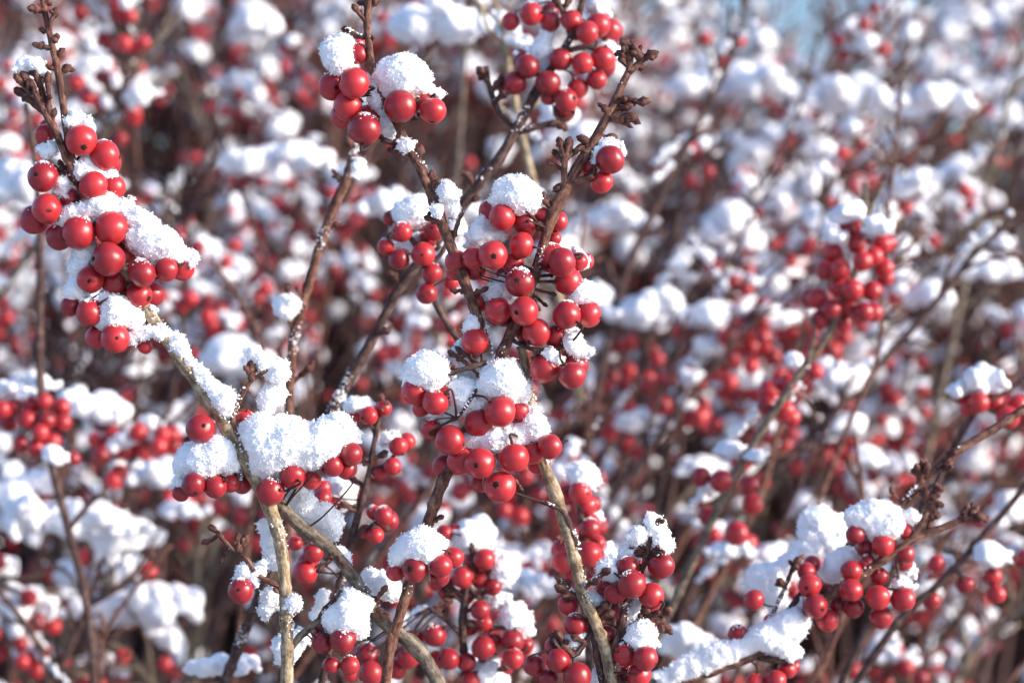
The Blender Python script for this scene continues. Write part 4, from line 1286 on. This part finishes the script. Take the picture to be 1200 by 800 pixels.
for lab, d, w, m, pts in [
        ('thin dark bare stem crossing the corner below the flat snow slabs', .84, 9, M_DARK, [(60, 860), (52, 775), (25, 725), (-20, 670), (-80, 590)]),
        ('pale tan bare branch rising just behind the large blurred bunch', .76, 11, M_TAN, [(680, 470), (645, 300), (612, 160), (598, 90), (590, 40), (576, -15)]),
        ('dark bare branch crossing the wide snow slab at the top edge', .88, 10, M_DARK, [(400, 240), (455, 130), (492, 72), (528, 30), (572, -20)]),
        ('pale bare stem leaning near the upper corner, far behind the cone of berries', 1.05, 9, M_GREY, [(1080, 560), (1120, 380), (1145, 270), (1165, 190), (1192, 70), (1215, -30)]),
        ('dark bare branch leaving the picture behind the flat-capped loose bunch', .86, 11, M_DARK, [(900, 560), (1010, 450), (1100, 350), (1150, 290), (1230, 225)]),
        ('dark bare branch climbing steeply between the large blurred bunch and the cone of berries', .95, 11, M_DARK, [(690, 500), (730, 330), (775, 230), (815, 150), (860, 60), (880, -30)]),
        ('long brown bare branch slanting low behind the slanting berry branch', .84, 11, M_BROWN, [(740, 860), (830, 700), (890, 580), (925, 470), (1000, 360), (1085, 270)])]:
    tw = []
    for k in range(len(pts) - 1):
        (ax, ay), (bx_, by_) = pts[k], pts[k + 1]
        for q in range(2):
            t = random.random()
            x, y = ax + (bx_ - ax) * t, ay + (by_ - ay) * t
            an = math.atan2(by_ - ay, bx_ - ax) + random.choice((-1, 1)) * random.uniform(.4, 1)
            L = random.uniform(25, 70)
            tw.append([(x, y, w * .45), (x + math.cos(an) * L * .5, y + math.sin(an) * L * .5, w * .4, random.uniform(-8, 8)), (x + math.cos(an + .15) * L, y + math.sin(an + .15) * L, w * .4, random.uniform(-12, 12))])
    br = Branch(lab, d, [[(x, y, w * (1 - .1 * i)) for i, (x, y) in enumerate(pts)]] + tw, [m] * 20, step=.004, sides=8, far=True, ground=pts[0][1] > 800)
    for k in range(3):
        q = br.paths[0][int(len(br.paths[0]) * random.uniform(.35, .95))]
        put_snow(q + Vector((0, 0, .002)), 'strip', random.uniform(.35, .6), .7 if pts[-1][0] > pts[0][0] else -.7)

for i in range(26):
    # thin budded shoots
    d = random.uniform(.74, 1.08)
    x0 = -40 + 1280 * (i + random.random()) / 26
    yb = random.choice((860, 860, 640, 520))
    h_ = random.uniform(220, 520)
    lean = random.uniform(-110, 120) if x0 < 480 else random.uniform(60, 330)
    pts = [(x0 + lean * t + random.uniform(-9, 9) + 40 * math.sin(3 * t + i), yb - h_ * t) for t in (0, .25, .5, .75, 1)]
    tw = []
    for k in range(9):
        t = random.uniform(.25, .98)
        j = min(3, int(t * 4))
        f = t * 4 - j
        x, y = pts[j][0] * (1 - f) + pts[j + 1][0] * f, pts[j][1] * (1 - f) + pts[j + 1][1] * f
        an = math.atan2(-h_, lean) + random.choice((-1, 1)) * random.uniform(.4, .9)
        L = random.uniform(9, 48)
        tw.append([(x, y, 3.4), (x + math.cos(an) * L * .6, y + math.sin(an) * L * .6, 3), (x + math.cos(an) * L * .85, y + math.sin(an) * L * .85, 5.0), (x + math.cos(an) * L, y + math.sin(an) * L, 1.5)])
    br = Branch('thin bare budded shoot standing blurred among the snowy berry branches', d, [[(x, y, 6.5 * (1 - .1 * j)) for j, (x, y) in enumerate(pts)]] + tw,
                [random.choice((M_DARK, M_BROWN))] * 12, 'thin bare budded shoots among the blurred branches', step=.003, sides=7, far=True, ground=True)

# blurred snow lumps that read one by one in the photograph: x, y, d, kind, size
for x, y, d, k, sc in [(510, 52, .86, 'slab', 1.9), (330, 205, .95, 'slab', 1.65), (275, 435, .92, 'dome', 1.7), (22, 245, .78, 'dome', 2.2), (18, 625, .84, 'slab', 1.9), (20, 585, .85, 'slab', 1.5), (110, 632, .84, 'slab', 1.6), (140, 650, .85, 'dome', 1.5), (170, 735, .9, 'slab', 1.9), (25, 730, .88, 'slab', 1.5), (120, 690, .93, 'slab', 1.6), (190, 570, .95, 'slab', 1.3),
                       (265, 792, .66, 'slab', 1.1), (210, 608, .92, 'slab', .9), (300, 40, 1.0, 'dome', 1.2), (770, 385, .95, 'slab', 1.5), (985, 462, .85, 'dome', 1.5), (990, 512, .86, 'dome', 1.1), (1020, 548, .85, 'dome', 1.1),
                       (820, 560, .95, 'dome', 1.2), (760, 505, 1.0, 'slab', 1.0), (700, 365, 1.0, 'dome', 1.2), (905, 385, .95, 'dome', 1.1), (560, 640, .70, 'dome', 1.0), (620, 690, .75, 'slab', 1.0), (460, 255, .9, 'slab', 1.0),
                       (725, 270, 1.0, 'slab', 1.3), (655, 150, .8, 'dome', 1.0), (1160, 330, 1.0, 'slab', 1.2), (1090, 360, 1.0, 'dome', 1.3), (870, 115, 1.1, 'slab', 1.8), (1000, 130, 1.1, 'slab', 1.5), (1100, 130, 1.0, 'slab', 1.3),
                       (40, 460, .8, 'slab', .9), (100, 600, .9, 'strip', 1.0), (175, 640, .9, 'dome', .9), (800, 770, .75, 'slab', 1.2), (560, 790, .7, 'dome', 1.1), (1190, 610, .95, 'dome', 1.1), (860, 655, .8, 'slab', 1.0)]:
    put_snow(W(x, y, d), k, sc * .66 * d / .9)

G_A = 'blurred berry branches standing just behind the sharp ones'
G_B = 'strongly blurred berry branches deep in the thicket'
LAB_A = 'blurred snowy berry branch standing just behind the sharp branches'
LAB_B = 'strongly blurred berry branch deep in the thicket, loaded with snow'
for x0, y0, x1, y1, d in [(150, 880, 215, 180, .98), (20, 860, 140, 520, .86), (250, 870, 120, 690, .9), (-60, 640, 95, 800, .88), (330, 860, 270, 320, 1.0), (470, 860, 560, -40, 1.0), (640, 880, 860, 330, .95), (820, 900, 1010, 430, .86),
                          (900, 880, 1240, 500, .9), (760, 700, 1120, 110, 1.0), (700, 560, 850, 30, 1.02), (1080, 860, 1260, 640, .95), (600, 860, 640, 480, .88), (-40, 420, 170, 20, 1.0)]:
    far_branch(LAB_A, G_A, d, x0, y0, x1, y1, 10, gap=36, bend=30, berries=(2, 7), spread=.0068)
for i in range(34):
    d = random.uniform(1.0, 1.32)
    x0 = -120 + 1350 * (i + random.random()) / 34
    lean = random.uniform(-60, 140) if x0 < 450 else random.uniform(150, 560)
    far_branch(LAB_A if False else LAB_B, G_B, d, x0, random.uniform(560, 900), x0 + lean, random.uniform(-90, 260) if random.random() < .7 else random.uniform(260, 480), 9, gap=25, berries=(0, 5))
for i in range(36):
    d = random.uniform(1.32, 1.72)
    x0 = -160 + 1380 * (i + random.random()) / 36
    lean = random.uniform(-90, 150) if x0 < 450 else random.uniform(120, 560)
    far_branch(LAB_B, G_B, d, x0, random.uniform(500, 880), x0 + lean, random.uniform(-80, 330), 7.5, gap=30, berries=(0, 4), cap=(.36, .95))

# the largest lumps of snow in view stand alone; the crumbs too many to count are one mass
PLACED.sort(key=lambda t: -t[0])
ROOM = 300 - N_SNOW
for n_, (size, kind, var, M, p) in enumerate(PLACED[:ROOM]):
    o = link('snow_clump', SOFT[kind][var])
    o.matrix_world = M
    o.location, o.rotation_euler, o.scale = M.to_translation(), M.to_euler(), M.to_scale()
    near = p.y < 1.0
    tag(o, 'blurred lump of snow on a twig just behind the sharp branches' if near else 'strongly blurred lump of snow on a twig deep in the thicket', 'snow',
        'blurred snow lumps just behind the sharp branches' if near else 'strongly blurred snow lumps deep in the thicket')


def mesh_arrays(me):
    v = np.empty(len(me.vertices) * 3)
    me.vertices.foreach_get('co', v)
    f = [tuple(p.vertices) for p in me.polygons]
    return v.reshape(-1, 3), np.array(f)


def big_mesh(name, chunks, mats):
    """chunks: (verts (n,3), faces (m,k), material)."""
    V, L, S, MI, base, ls = [], [], [], [], 0, 0
    for v, f, m in chunks:
        V.append(v)
        L.append((f + base).ravel())
        k = f.shape[1]
        S.append(ls + np.arange(len(f)) * k)
        MI.append(np.full(len(f), m))
        base += len(v)
        ls += f.size
    me = bpy.data.meshes.new(name)
    V, L, S, MI = np.concatenate(V), np.concatenate(L), np.concatenate(S), np.concatenate(MI)
    me.vertices.add(len(V))
    me.vertices.foreach_set('co', V.ravel())
    me.loops.add(len(L))
    me.loops.foreach_set('vertex_index', L.astype(np.int32))
    me.polygons.add(len(S))
    me.polygons.foreach_set('loop_start', S.astype(np.int32))
    me.polygons.foreach_set('material_index', MI.astype(np.int32))
    me.polygons.foreach_set('use_smooth', np.ones(len(S), bool))
    for m in mats:
        me.materials.append(m)
    me.update(calc_edges=True)
    return me


COARSE = {k: [mesh_arrays(soft_clump(k, 150 + 10 * i + j, 0.0019)) for j in range(4)] for i, k in enumerate(('dome', 'slab', 'strip'))}
ch = []
for size, kind, var, M, p in PLACED[ROOM:]:
    v, f = COARSE[kind][var % 4]
    m = np.array(M)
    ch.append((v @ m[:3, :3].T + m[:3, 3], f, 0))
if ch:
    tag(link('snow', big_mesh('snow', ch, [M_SNOWB])), kind='stuff')

# ------------------------------------------------------------------ the far shrubbery, one blurred mass
def ico():
    t = (1 + 5 ** .5) / 2
    v = np.array([(-1, t, 0), (1, t, 0), (-1, -t, 0), (1, -t, 0), (0, -1, t), (0, 1, t), (0, -1, -t), (0, 1, -t), (t, 0, -1), (t, 0, 1), (-t, 0, -1), (-t, 0, 1)], float)
    v /= np.linalg.norm(v[0])
    f = [(0, 11, 5), (0, 5, 1), (0, 1, 7), (0, 7, 10), (0, 10, 11), (1, 5, 9), (5, 11, 4), (11, 10, 2), (10, 7, 6), (7, 1, 8), (3, 9, 4), (3, 4, 2), (3, 2, 6), (3, 6, 8), (3, 8, 9), (4, 9, 5), (2, 4, 11), (6, 2, 10), (8, 6, 7), (9, 8, 1)]
    vs, nf, cache = [tuple(x) for x in v], [], {}

    def midp(a, b):
        k = (min(a, b), max(a, b))
        if k not in cache:
            m = (np.array(vs[a]) + np.array(vs[b])) / 2
            vs.append(tuple(m / np.linalg.norm(m)))
            cache[k] = len(vs) - 1
        return cache[k]
    for a, b, c in f:
        x, y, z = midp(a, b), midp(b, c), midp(c, a)
        nf += [(a, x, z), (b, y, x), (c, z, y), (x, y, z)]
    return np.array(vs), np.array(nf)


IV, IF_ = ico()


def open_sky(x, y):
    """How thin the far shrubs are there: 1 where the photograph shows sky between them."""
    g = lambda cx, cy, rx, ry: math.exp(-((x - cx) / rx) ** 2 - ((y - cy) / ry) ** 2)
    return min(1, 1.25 * g(962, 8, 70, 85) + .2 * g(60, 50, 80, 50) + .85 * g(1195, 150, 42, 38) + .5 * g(1090, -10, 70, 30) + .85 * g(1010, -30, 260, 66) + .4 * g(760, -30, 120, 50))


def far_point():
    while True:
        d = 1.75 + 2.6 * random.random() ** 1.6
        x, y = random.triangular(-1000, 2200, 600), random.uniform(-60, 860)
        low = .8 * min(1, max(0, (y - 480) / 220)) * (1 if x < 330 or x > 780 else .6)
        if mnoise.noise(Vector((x / 150, y / 110, d * 1.4))) < -.12 and y > 120:
            continue
        if random.random() > max(open_sky(x, y), low):
            return x, y, d


ch = []
for i in range(3400):
    d = 1.72 + 2.8 * random.random() ** 1.4
    x = random.triangular(-1000, 2200, 600)
    ln = random.uniform(-260, 300) if x < 500 else random.uniform(-120, 520)
    y1 = random.uniform(-80, 520)
    if random.random() < open_sky(x + ln, y1):
        continue
    a = W(x, 1000, d)
    a.z = max(0.0, a.z)
    b = W(x + ln * .35, 640, d)
    c = W(x + ln, y1, d + random.uniform(-.2, .2))
    r = random.uniform(.0013, .0034)
    pts, rad = spline([Vector((a.x, a.y, 0)), a.lerp(b, .5), b, b.lerp(c, .5) + Vector((random.gauss(0, .035), 0, random.gauss(0, .02))), c], [r * 1.3, r * 1.2, r, r * .8, r * .4], .04)
    mb = MB()
    tube(mb, pts, rad, 5, 0, .05)
    ch.append((np.concatenate(mb.v), np.array([f for f in mb.f if len(f) == 4]), 0))
for i in range(7200):
    x, y, d = far_point()
    p = W(x, y, d)
    kind = random.choices(('dome', 'slab', 'strip'), (.62, .2, .18))[0]
    v, f = COARSE[kind][random.randrange(4)]
    sc = random.uniform(.5, 1.4) * (1.15 if 620 < x < 1300 and y < 330 else 1)
    m = np.array(Matrix.Rotation(-random.uniform(-.2, .9) if kind != 'dome' else 0, 4, 'Y') @ Matrix.Rotation(random.uniform(-.6, .6), 4, 'Z')) * sc
    if random.random() < .92:
        ch.append((v @ m[:3, :3].T + np.array(p), f, 1))
    for _ in range(random.choice((0, 0, 0, 1, 2, 3) if x > 620 and y < 330 else (0, 0, 1, 2, 3, 4, 5))):
        q = np.array(p) + np.array((random.gauss(0, .011), random.gauss(0, .008), -.006 + random.gauss(0, .007)))
        ch.append((IV * R_BERRY * random.uniform(.9, 1.2) + q, IF_, 2))
for i in range(13500):
    # fine bare shoots, thickest at the foot
    d = 1.76 + 3 * random.random() ** 1.7
    x, y = random.triangular(-900, 2100, 600), random.triangular(-60, 900, 800) if random.random() < .6 else random.uniform(-60, 500)
    if 640 < x < 1300 and y < 260 and random.random() < .6:
        continue
    if random.random() < open_sky(x, y) * .6:
        continue
    an = random.gauss(1.5 if x < 480 else 1.0, .5)
    L = random.uniform(.06, .20)
    a = W(x, y, d)
    b = a + Vector((math.cos(an) * L, random.uniform(-.05, .05), math.sin(an) * L))
    r = random.uniform(.0009, .0028)
    pts, rad = spline([a, a.lerp(b, .5) + Vector((random.gauss(0, .008), 0, random.gauss(0, .008))), b], [r, r * .8, r * .4], .04)
    mb = MB()
    tube(mb, pts, rad, 4, 0, .05)
    ch.append((np.concatenate(mb.v), np.array([f for f in mb.f if len(f) == 4]), random.choice((0, 3, 3))))
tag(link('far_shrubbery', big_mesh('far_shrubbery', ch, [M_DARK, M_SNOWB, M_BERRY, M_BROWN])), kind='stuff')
